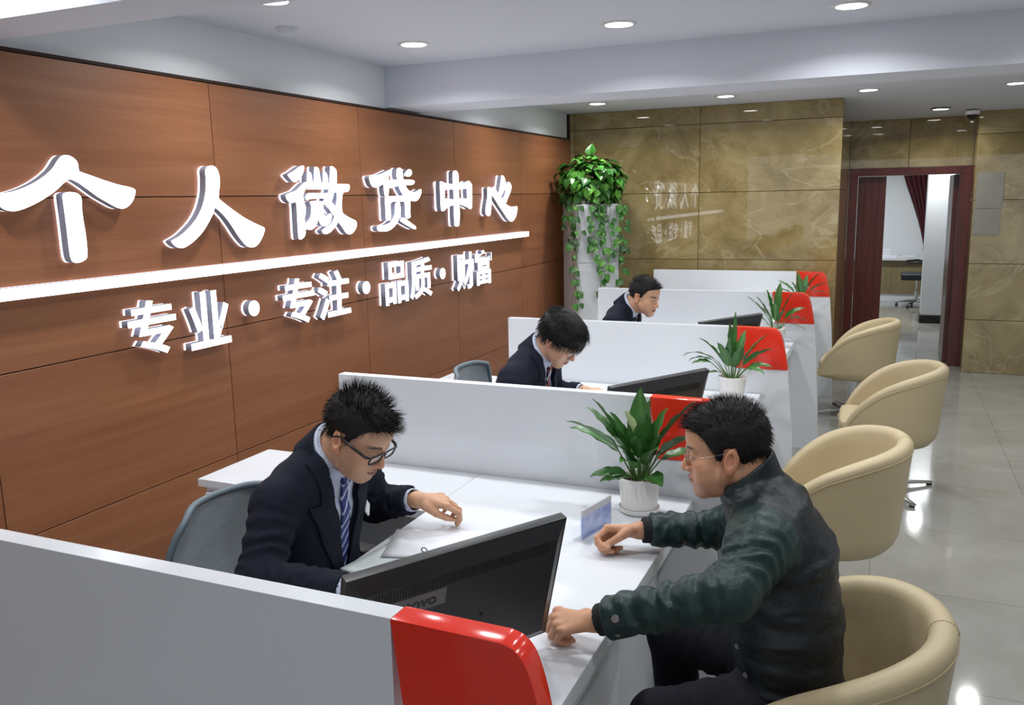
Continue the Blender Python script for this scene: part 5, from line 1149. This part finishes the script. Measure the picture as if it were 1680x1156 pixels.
    # --- trousers and shoes
    if o.get('trousers', True):
        def tf(P):
            d = torso_fn(P, [(sp[0][0], sp[0][1]*0.95, sp[0][2]*0.95), (np.asarray(sp[0][0])*0.6+np.asarray(sp[1][0])*0.4, sp[0][1]*0.92, sp[0][2]*0.9)], L)
            for hp, kn, an in o['legs']:
                e = smin(rcone(P, hp, kn, 0.092, 0.068), rcone(P, kn, (an[0], an[1], 0.09), 0.066, 0.058), 0.03); e = e+limb_fold(P, hp, kn, .09, 7, 0.0035, 1.0)
                d = smin(d, e, 0.05)
            return d
        pts = np.array([x for l in o['legs'] for x in l]+[sp[0][0]]); v, q = sdf_mesh(tf, pts.min(0)-0.24, pts.max(0)+0.24, 0.008); link('trousers', np_mesh('trousers', v-org, q), TROUSER, t, True)
        for hp, kn, an in o['legs']:
            v, q = shoe_mesh(an, o['toe']); link('shoe', np_mesh('shoe', v-org, q), SHOE, t, True)
    return t, org, Rh, c0, L
def spine_coord(P, sp, L):
    """height along the spine (m from its top), lateral offset and forward offset for every point"""
    b = np.asarray(sp[-1][0], float); a = np.asarray(sp[-2][0], float); a2 = np.asarray(sp[-3][0], float); u1 = unit(b-a2); Fv = np.cross(L, u1)
    rel = P-b.astype(F32); return -(rel@u1.astype(F32)), rel@np.asarray(L, F32), rel@Fv.astype(F32), u1, Fv
def suit(t, org, o, L, detail=True):
    sp = o['spine']; G = 0.012
    def sleeve(P, a, r0, r1, r2, fold=True):
        cuff = np.asarray(a['wrist'])+unit(np.asarray(a['elbow'])-a['wrist'])*a.get('cuff', 0.028)
        d = smin(rcone(P, a['sh'], a['elbow'], r0, r1), rcone(P, a['elbow'], cuff, r1, r2), 0.025)
        ax = unit(np.asarray(a['wrist'])-np.asarray(a['elbow'])).astype(F32); d = smax(d, (P-cuff.astype(F32))@ax, 0.004)
        if fold: d = d+limb_fold(P, a['sh'], a['elbow'], r0, 5, 0.0042, 0.5)+limb_fold(P, a['elbow'], cuff, r1, 6, 0.0035, 2.0)
        return d
    def base(P, g=0.0):
        d = torso_fn(P, [(p, w+g, dp+g) for p, w, dp in sp], L)
        sl, sr = np.asarray(o['armL']['sh']), np.asarray(o['armR']['sh']); nb = np.asarray(sp[-1][0])
        for s in (sl, sr): d = smin(d, rcone(P, nb*0.72+s*0.28, s, 0.055+g, 0.060+g), 0.05)
        return d
    def openw(s): return np.clip((0.34-s)/0.34, 0, 1)*0.078
    def jf(P):
        s, la, fw, u1, Fv = spine_coord(P, sp, L); d = base(P)
        d = d+0.0035*noise(P, 11)+0.002*noise(P, 27)
        for k in 'LR': d = smin(d, sleeve(P, o['arm'+k], 0.066, 0.057, 0.043), 0.028)
        v = smax(np.abs(la)-openw(s), smax(-fw+0.02, s-0.36, 0.01), 0.004)                 # open front
        d = smax(d, -v, 0.006)
        nbp = np.asarray(o.get('neck', sp[-1][0])); d = smax(d, -(rcone(P, sp[-1][0], nbp+(nbp-np.asarray(sp[-1][0]))*3.0, 0.068, 0.058)), 0.008)
        return d
    pts = np.array([p for p, _, _ in sp]+[o['arm'+s][k] for s in 'LR' for k in ('sh', 'elbow', 'wrist')]); lo, hi = pts.min(0)-0.23, pts.max(0)+0.2
    v, q = sdf_mesh(jf, lo, hi, o.get('jres', 0.006)); jk = link('suit_jacket', np_mesh('jacket', v-org, q), SUIT, t, True)
    def lf(P):
        s, la, fw, u1, Fv = spine_coord(P, sp, L); a = np.abs(la); d = np.abs(base(P)-0.004)-0.0035
        wl = np.interp(s, [-0.03, 0.03, 0.085, 0.088, 0.20, 0.36], [0.034, 0.040, 0.048, 0.082, 0.062, 0.010]).astype(F32)
        reg = np.maximum(np.maximum(openw(s)-0.004-a, a-openw(s)-wl), np.maximum(-fw+0.0, s-0.35)); d = smax(d, reg*0.8, 0.003)
        h = (P-nbq)@auq; front = np.clip(fw/0.06, -1, 1); c2 = np.abs(rcone(P, nbq-auq*0.06, nbq+auq*0.14, 0.0875, 0.0700))-0.0042
        return smin(d, smax(c2, smax(h-0.031+0.020*front, -h-0.045, 0.004)+np.clip(front-0.45, 0, 1)*0.1, 0.004), 0.006)
    nbq = np.asarray(sp[-1][0], F32); auq = unit(np.asarray(o['neck'])-np.asarray(sp[-1][0])).astype(F32)
    v, q = sdf_mesh(lf, lo, hi, o.get('jres', 0.006)*0.8); link('lapels', np_mesh('lapels', v-org, q), SUIT, jk, True)
    # shirt front and collar
    nbp = np.asarray(o.get('neck', sp[-1][0])); nb = np.asarray(sp[-1][0]); au = unit(nbp-nb)
    def sf(P):
        s, la, fw, u1, Fv = spine_coord(P, sp, L); d = base(P, -0.014); d = smax(d, smax(np.abs(la)-0.10, smax(-fw, s-0.40, 0.01), 0.01), 0.01)
        h = (P-nb.astype(F32))@au.astype(F32); ring = rcone(P, nb-au*0.03, nb+au*0.14, 0.069, 0.0625); shell = smax(ring, -(ring+0.007), 0.002)
        front = np.clip(fw/0.06, -1, 1); top = 0.045+o.get('collar', 0.0)-0.018*front; col = smax(shell, smax(h-top, -h-0.03, 0.004), 0.004)
        flap = smax(np.abs(rcone(P, nb-au*0.05, nb+au*0.14, 0.0775, 0.066))-0.003, smax(smax(h-top+0.002, -h-0.008-0.030*np.clip(front, 0, 1)*np.clip(1-np.abs(np.abs(la)-0.035)/0.03, 0, 1), 0.004), 0.010-np.abs(la)-0.02*(fw < 0), 0.003), 0.003)
        return np.minimum(smin(d, col, 0.006), flap)
    v, q = sdf_mesh(sf, lo, hi, 0.0045); sh = link('shirt', np_mesh('shirt', v-org, q), SHIRT, t, True)
    for k in 'LR':                                          # cuffs
        a = o['arm'+k]; w = np.asarray(a['wrist']); ax = unit(np.asarray(a['elbow'])-w)
        def cf(P): 
            r = rcone(P, w-ax*0.05, w+ax*0.10, 0.0345, 0.037); h = (P-w.astype(F32))@ax.astype(F32); return smax(smax(r, -(r+0.005), 0.002), smax(h-0.06, 0.012-h, 0.002), 0.002)
        v, q = sdf_mesh(cf, w-0.12, w+0.12, 0.0045); link('shirt_cuff', np_mesh('shirt_cuff', v-org, q), SHIRT, sh, True)
    # tie
    def tf(P):
        s, la, fw, u1, Fv = spine_coord(P, sp, L); d = np.abs(base(P, -0.014)-0.006)-0.004
        w = np.interp(s, [-0.005, 0.012, 0.045, 0.055, 0.36], [0.012, 0.021, 0.015, 0.014, 0.036]).astype(F32); d2 = smax(d-np.where(s < 0.048, 0.006, 0.0).astype(F32), smax(np.abs(la)-w, smax(-fw, smax(s-0.36, -0.012-s, .002), 0.002), 0.002), 0.003); return d2
    v, q = sdf_mesh(tf, lo, hi, 0.0038)
    s, la, fw, _, _ = spine_coord(v.astype(F32), sp, L); tc = o['tie']; ph = (s*0.85+la*0.9)/tc['pitch']; fr = ph-np.floor(ph); col = np.tile(np.array(tc['base'], F32), (len(v), 1)); col[fr < tc.get('w', 0.28)] = tc['stripe']
    if 'third' in tc: col[(fr > 0.4) & (fr < 0.62)] = tc['third']
    link('tie', np_mesh('tie', v-org, q, col), TIE, t, True)
    return jk, base
# ---------------------------------------------------------------- hair styles (head frame, cm)
SHORT = [(-12, -4.6), (-5, -4.3), (-3.6, -2.2), (-2.9, 1.9), (0.3, 2.1), (0.9, -0.6), (1.8, -0.8), (2.4, 1.8), (4.2, 4.6), (6.0, 6.6), (8.0, 7.2), (11, 7.4)]
THICK = [(-12, -5.6), (-5, -5.2), (-3.4, -2.6), (-2.8, 1.6), (0.2, 1.9), (0.8, -1.4), (2.1, -1.6), (2.7, 1.6), (4.2, 4.2), (6.0, 6.2), (8.2, 6.9), (11, 7.1)]
BOWL = [(-12, -5.0), (-5, -4.6), (-3.0, -3.0), (-1.4, -1.6), (0.4, -1.2), (2.2, -1.4), (4.0, -0.2), (6.0, 1.0), (8.5, 1.5), (11, 1.6)]
def flow_spiky(p, nn, r):
    j = r.randn(3)*0.30
    if p[2] > 7.0 and p[1] > 3.5: return 2.8+r.rand()*1.5, nn*0.5+np.array((0.1, 0.9, 0.15))+j
    if p[2] > 8.0: return 2.5+r.rand()*1.6, nn*0.9+np.array((0, 0.15, 0.5))+j*1.2
    return 1.3+r.rand()*0.9, nn*0.35+np.array((0, -0.35, -0.7))+j*0.6
def flow_thick(p, nn, r):
    j = r.randn(3)*0.22
    if p[2] > 6.0 and p[1] > 3.5: return 1.9+r.rand()*0.8, nn*0.6+np.array((0, 0.75, 0.3))+j
    if p[2] > 7.5: return 1.6+r.rand()*0.7, nn*0.7+np.array((0, 0.1, 0.1))+j
    return 1.1+r.rand()*0.6, nn*0.4+np.array((0, -0.2, -0.7))+j*0.7
def flow_bowl(p, nn, r):
    j = r.randn(3)*0.12; o = np.array((p[0], p[1]+3.0, 0.0)); o /= np.linalg.norm(o)+1e-6
    return 2.6+r.rand()*1.0, o*(0.9 if p[2] > 7 else 0.25)+np.array((0, 0, -0.25 if p[2] > 7 else -1.0))+nn*0.12+j
H_SPIKY = dict(line=SHORT, thick=0.95, n=4600, flow=flow_spiky, w=0.085, fall=(0, 0, -0.10))
H_THICK = dict(line=THICK, thick=0.95, n=5200, flow=flow_thick, w=0.062, fall=(0, 0, -0.12))
H_BOWL = dict(line=BOWL, thick=1.75, n=4200, flow=flow_bowl, w=0.085, fall=(0, 0, -0.5), bowl=True)
H_CREW = dict(line=SHORT, thick=0.85, n=2600, flow=flow_thick, w=0.08, fall=(0, 0, -0.15))
V3 = lambda p, d: tuple(np.asarray(p, float)+np.asarray(d, float))

# ---------------------------------------------------------------- the three clerks
def clerk(label, off, pitch, yaw, hair, tie, glass, seed, **kw):
    o = dict(face=(yaw, pitch, kw.pop('roll', 0.0)), head=V3((-1.305, 1.920, 1.138), V3(off, kw.pop('hoff', (0, 0, 0)))), left=(0, 1, 0), hair=hair, seed=seed, glasses=glass, tie=tie,
             spine=[(V3((-1.535, 1.93, 0.575), off), 0.165, 0.125), (V3((-1.500, 1.93, 0.74), off), 0.158, 0.118), (V3((-1.478, 1.93, 0.915), off), 0.172, 0.118), (V3((-1.448, 1.93, 1.005), off), 0.150, 0.092), (V3((-1.412, 1.93, 1.062), off), 0.076, 0.068)],
             neck=V3((-1.368, 1.93, 1.105), off),
             armR=dict(sh=V3((-1.462, 1.752, 0.972), off), elbow=V3((-1.430, 1.625, 0.815), off), wrist=V3((-1.120, 1.600, 0.80), off), d=(0.96, 0.20, -0.10), b=(0, 0.15, 1), ts=-1, curls=[(28, 40, 25), (32, 42, 25), (36, 44, 25), (40, 44, 25)], z=ZD+0.003),
             armL=dict(sh=V3((-1.445, 2.108, 0.972), off), elbow=V3((-1.480, 2.250, 0.800), off), wrist=V3((-1.290, 2.200, 0.80), off), d=(0.78, 0.60, -0.16), b=(0.1, -0.25, 1), ts=1, curls=[(24, 46, 30), (28, 48, 30), (32, 50, 30), (38, 50, 30)], thumb=(0.9, 0.30, 0.45), z=ZD+0.004),
             legs=[(V3((-1.51, 1.84, 0.535), off), V3((-1.10, 1.82, 0.535), off), V3((-1.13, 1.82, 0.08), off)), (V3((-1.51, 2.02, 0.535), off), V3((-1.10, 2.05, 0.535), off), V3((-1.13, 2.05, 0.08), off))], toe=(1, 0, 0))
    o.update(kw)
    t, org, Rh, c0, L = add_person(label, V3((-1.535, 1.93, 0), (off[0], off[1], 0)), o)
    jk, base = suit(t, org, o, L)
    return t, org, o, jk, base
t1, org1, o1, jk1, base1 = clerk('person in navy suit with black glasses and striped tie reading papers at the nearest desk', (0, 0, 0), 31, -2, H_SPIKY,
      dict(base=(0.018, 0.035, 0.17), stripe=(0.50, 0.56, 0.72), pitch=0.030, w=0.22), 'thick', 3, skin=(0.60, 0.335, 0.205), jowl=True, beard=0.18, jres=0.005)
# white name badge on the clerk's left chest
bm = bmesh.new(); box(bm, -0.0025, 0.0025, -0.030, 0.030, -0.009, 0.009, bev=0.001)
s_, la_, fw_, u1_, F1_ = spine_coord(np.zeros((1, 3), F32), o1['spine'], np.array((0, 1.0, 0)))
bp_ = np.asarray(o1['spine'][-1][0])-u1_*0.150+np.array((0, 0.105, 0)); 
for k in range(60):
    if base1(np.array([bp_+F1_*0.003*k], F32))[0] > 0.012: break
bo = bm_obj('name_badge', bm, BADGEM, jk1); bo.location = tuple(bp_+F1_*0.003*k-org1); bo.rotation_euler = (0.25, -0.45, 0.42); bo['label'] = 'white name badge'
clerk('person with bowl haircut in a dark suit writing at the second desk', (0.0, 1.600, 0.016), 40, -4, H_BOWL,
      dict(base=(0.012, 0.014, 0.03), stripe=(0.62, 0.62, 0.66), third=(0.30, 0.03, 0.03), pitch=0.055, w=0.18), 'thin', 8, skin=(0.64, 0.37, 0.245), beard=0.03, jres=0.007, res=0.28, wide=0.97)
clerk('person with short hair in a dark suit looking down at the farthest occupied desk', (-0.075, 3.320, 0.010), 16, -14, H_CREW,
      dict(base=(0.012, 0.014, 0.03), stripe=(0.3, 0.3, 0.4), pitch=0.05), None, 12, skin=(0.57, 0.32, 0.20), beard=0.05, jres=0.008, res=0.30)

# ---------------------------------------------------------------- the visitor
ov = dict(face=(189, 9, 0), head=(-0.338, 2.065, 1.150), left=tuple(unit((0.13, -0.99, 0))), hair=H_THICK, seed=5, glasses='thin', skin=(0.58, 0.305, 0.178), jowl=True, beard=0.28, open=0.42, gaze=(0, 1, -0.12), smile=0.6, wide=1.03,
          spine=[((-0.165, 2.075, 0.565), 0.176, 0.120), ((-0.190, 2.07, 0.74), 0.176, 0.135), ((-0.203, 2.07, 0.905), 0.182, 0.130), ((-0.228, 2.07, 0.995), 0.155, 0.100), ((-0.276, 2.07, 1.065), 0.080, 0.072)],
          neck=(-0.297, 2.068, 1.125),
          armL=dict(sh=(-0.228, 1.890, 0.990), elbow=(-0.262, 1.730, 0.935), wrist=(-0.562, 1.727, 0.805), d=(-0.98, -0.22, -0.10), b=(0.05, -0.42, 0.9), ts=1, curls=[(52, 78, 45), (58, 82, 45), (62, 84, 45), (66, 86, 45)], thumb=(0.85, 0.30, 0.55), z=ZD, spread=0.05),
          armR=dict(sh=(-0.250, 2.240, 0.955), elbow=(-0.395, 2.385, 0.815), wrist=(-0.612, 2.292, 0.805), d=(-0.97, -0.20, -0.10), b=(-0.25, 0.62, 0.75), ts=-1, curls=[(42, 74, 40), (52, 78, 42), (58, 80, 42), (62, 82, 42)], thumb=(0.95, 0.15, 0.62), z=ZD, spread=0.05),
          legs=[((-0.19, 1.985, 0.545), (-0.465, 1.920, 0.480), (-0.44, 1.91, 0.08)), ((-0.19, 2.165, 0.545), (-0.500, 2.230, 0.555), (-0.46, 2.24, 0.08))], toe=(-1, 0, 0))
tv, orgv, Rv, cv, Lv = add_person('person in dark green jacket leaning on the nearest desk from a tub chair', (-0.15, 2.07, 0), ov)
def green_jacket(t, org, o, L):
    sp = o['spine']; nb = np.asarray(sp[-1][0]); up = unit(np.asarray(o['neck'])-nb); Fv = np.cross(L, (0, 0, 1.0))
    def trunk(P):
        d = torso_fn(P, [(V3(sp[0][0], (0, 0, -0.055)), sp[0][1], sp[0][2])]+sp, L, 0.02)
        for k in 'LR':
            s = np.asarray(o['arm'+k]['sh']); d = smin(d, rcone(P, nb*0.66+s*0.34+np.array((0, 0, -0.02)), s, 0.046, 0.060), 0.06)
        q = P*np.array((1, 1, 2.6), F32); w = noise(q, 9.0)*0.55+noise(q+3.1, 21.0)*0.4; d = d+0.011*np.abs(w)-0.003+0.0018*np.sin(P[:, 2]*80+5.0*noise(P, 6.0))*np.clip((1.0-P[:, 2])*6, 0, 1)
        return smax(d, 0.465-P[:, 2], 0.02)
    def arm(P, a):
        w = np.asarray(a['wrist']); e = np.asarray(a['elbow']); ax = unit(e-w); cuff = w+ax*0.030; m1 = w+ax*0.10
        d = smin(rcone(P, a['sh'], e, 0.073, 0.055), rcone(P, e, cuff, 0.055, 0.045), 0.03); d = smin(d, rcone(P, cuff, m1, 0.0475, 0.050), 0.006)
        d = d+limb_fold(P, a['sh'], e, .07, 4.5, 0.0060, 0.3)+limb_fold(P, e, cuff, .06, 5.5, 0.0055, 1.7)+0.008*np.abs(noise(P*np.array((1.8, 1, 1), F32), 14))+0.003*np.abs(noise(P, 34))-0.003
        seam = np.abs(((P-m1.astype(F32))@ax.astype(F32)))-0.0015; d = d+np.where(seam < 0, 0.0025, 0).astype(F32)
        return smax(d, -((P-cuff.astype(F32))@ax.astype(F32)), 0.006)
    def jf(P):
        d = trunk(P)
        for k in 'LR': d = smin(d, arm(P, o['arm'+k]), 0.045)
        h = (P-nb.astype(F32))@up.astype(F32); ring = rcone(P, nb-up*0.04, nb+up*0.12, 0.083, 0.074); shell = smax(ring, -(ring+0.013), 0.004)
        front = ((P-nb.astype(F32))@Fv.astype(F32))/0.07; top = 0.050-0.030*np.clip(front, -1, 1); col = smax(shell, smax(h-top, -h-0.03, 0.006), 0.006)
        d = smin(d, col, 0.004); la = (P-nb.astype(F32))@np.asarray(L, F32)
        slit = smax(np.abs(la)-0.004-0.35*np.clip(h-0.0, 0, 1), 0.03-front*0.07, 0.004); d = smax(d, -smax(slit, -(d+0.012), 0.003), 0.003)
        d = smax(d, -rcone(P, nb, nb+up*0.3, 0.068, 0.066), 0.006)
        return d
    pts = np.array([p for p, _, _ in sp]+[o['arm'+s][k] for s in 'LR' for k in ('sh', 'elbow', 'wrist')]); v, q = sdf_mesh(jf, pts.min(0)-0.24, pts.max(0)+0.2, 0.0048)
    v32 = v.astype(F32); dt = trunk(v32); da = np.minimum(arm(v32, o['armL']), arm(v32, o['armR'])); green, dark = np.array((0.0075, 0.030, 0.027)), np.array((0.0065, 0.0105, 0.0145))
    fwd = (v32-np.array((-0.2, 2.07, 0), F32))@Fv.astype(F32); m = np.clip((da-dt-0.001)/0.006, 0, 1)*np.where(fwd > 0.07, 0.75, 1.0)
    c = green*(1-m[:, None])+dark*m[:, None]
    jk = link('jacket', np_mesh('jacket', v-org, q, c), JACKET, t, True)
    for k in 'LR':                                          # ribbed inner cuffs
        a = o['arm'+k]; w = np.asarray(a['wrist']); ax = unit(np.asarray(a['elbow'])-w)
        def cf(P):
            r = rcone(P, w, w+ax*0.10, 0.0355, 0.041); h = (P-w.astype(F32))@ax.astype(F32); return smax(smax(r, -(r+0.008), 0.003), smax(h-0.07, 0.006-h, 0.003), 0.003)
        v, q = sdf_mesh(cf, w-0.13, w+0.13, 0.0042); link('ribbed_cuff', np_mesh('ribbed_cuff', v-org, q), RIB, jk, True)
    def snap(p, n, r=0.0085):
        n = unit(n); p = np.asarray(p, float)
        k = np.arange(120)[::-1]*0.001; f_ = jf((p+n*k[:, None]).astype(F32)); i = int(np.argmax(f_ < 0.0)); p = p+n*(k[i]+0.0005); bm = bmesh.new(); lathe(bm, [(0.0, 0.002), (r*0.35, 0.0022), (r*0.45, 0.0008), (r*0.75, 0.0010), (r, 0.0022), (r, -0.002)], 20); ob = bm_obj('snap_button', bm, SNAP, jk, True)
        ob.location = tuple(p-org); ob.rotation_euler = Vector(n).to_track_quat('Z', 'Y').to_euler()
    a = o['armL']; w = np.asarray(a['wrist']); ax = unit(np.asarray(a['elbow'])-w)
    snap(w+ax*0.058, (0.1, -1, 0.35)); snap(w+ax*0.062, (0.1, -0.85, -0.6), 0.006)
    snap((-0.25, 2.02, 0.70), (-0.3, -1, 0.1), 0.007); snap((-0.23, 2.02, 0.63), (-0.3, -1, 0.1), 0.007)
    # zip down the front
    bm = bmesh.new(); pp = []
    for zc in np.linspace(0.60, 1.09, 26):
        c = np.array((-0.2-0.05*max(0, (zc-0.95)/0.13), 2.07, zc)); j = 0
        while j < 200 and jf(np.array([c+Fv*0.002*j], F32))[0] < 0.0: j += 1
        pp.append(tuple(c+Fv*(0.002*j-0.001)-org))
    tube(bm, pp, 0.0028, 6); bm_obj('zip', bm, SNAP, jk, True)
green_jacket(tv, orgv, ov, Lv)
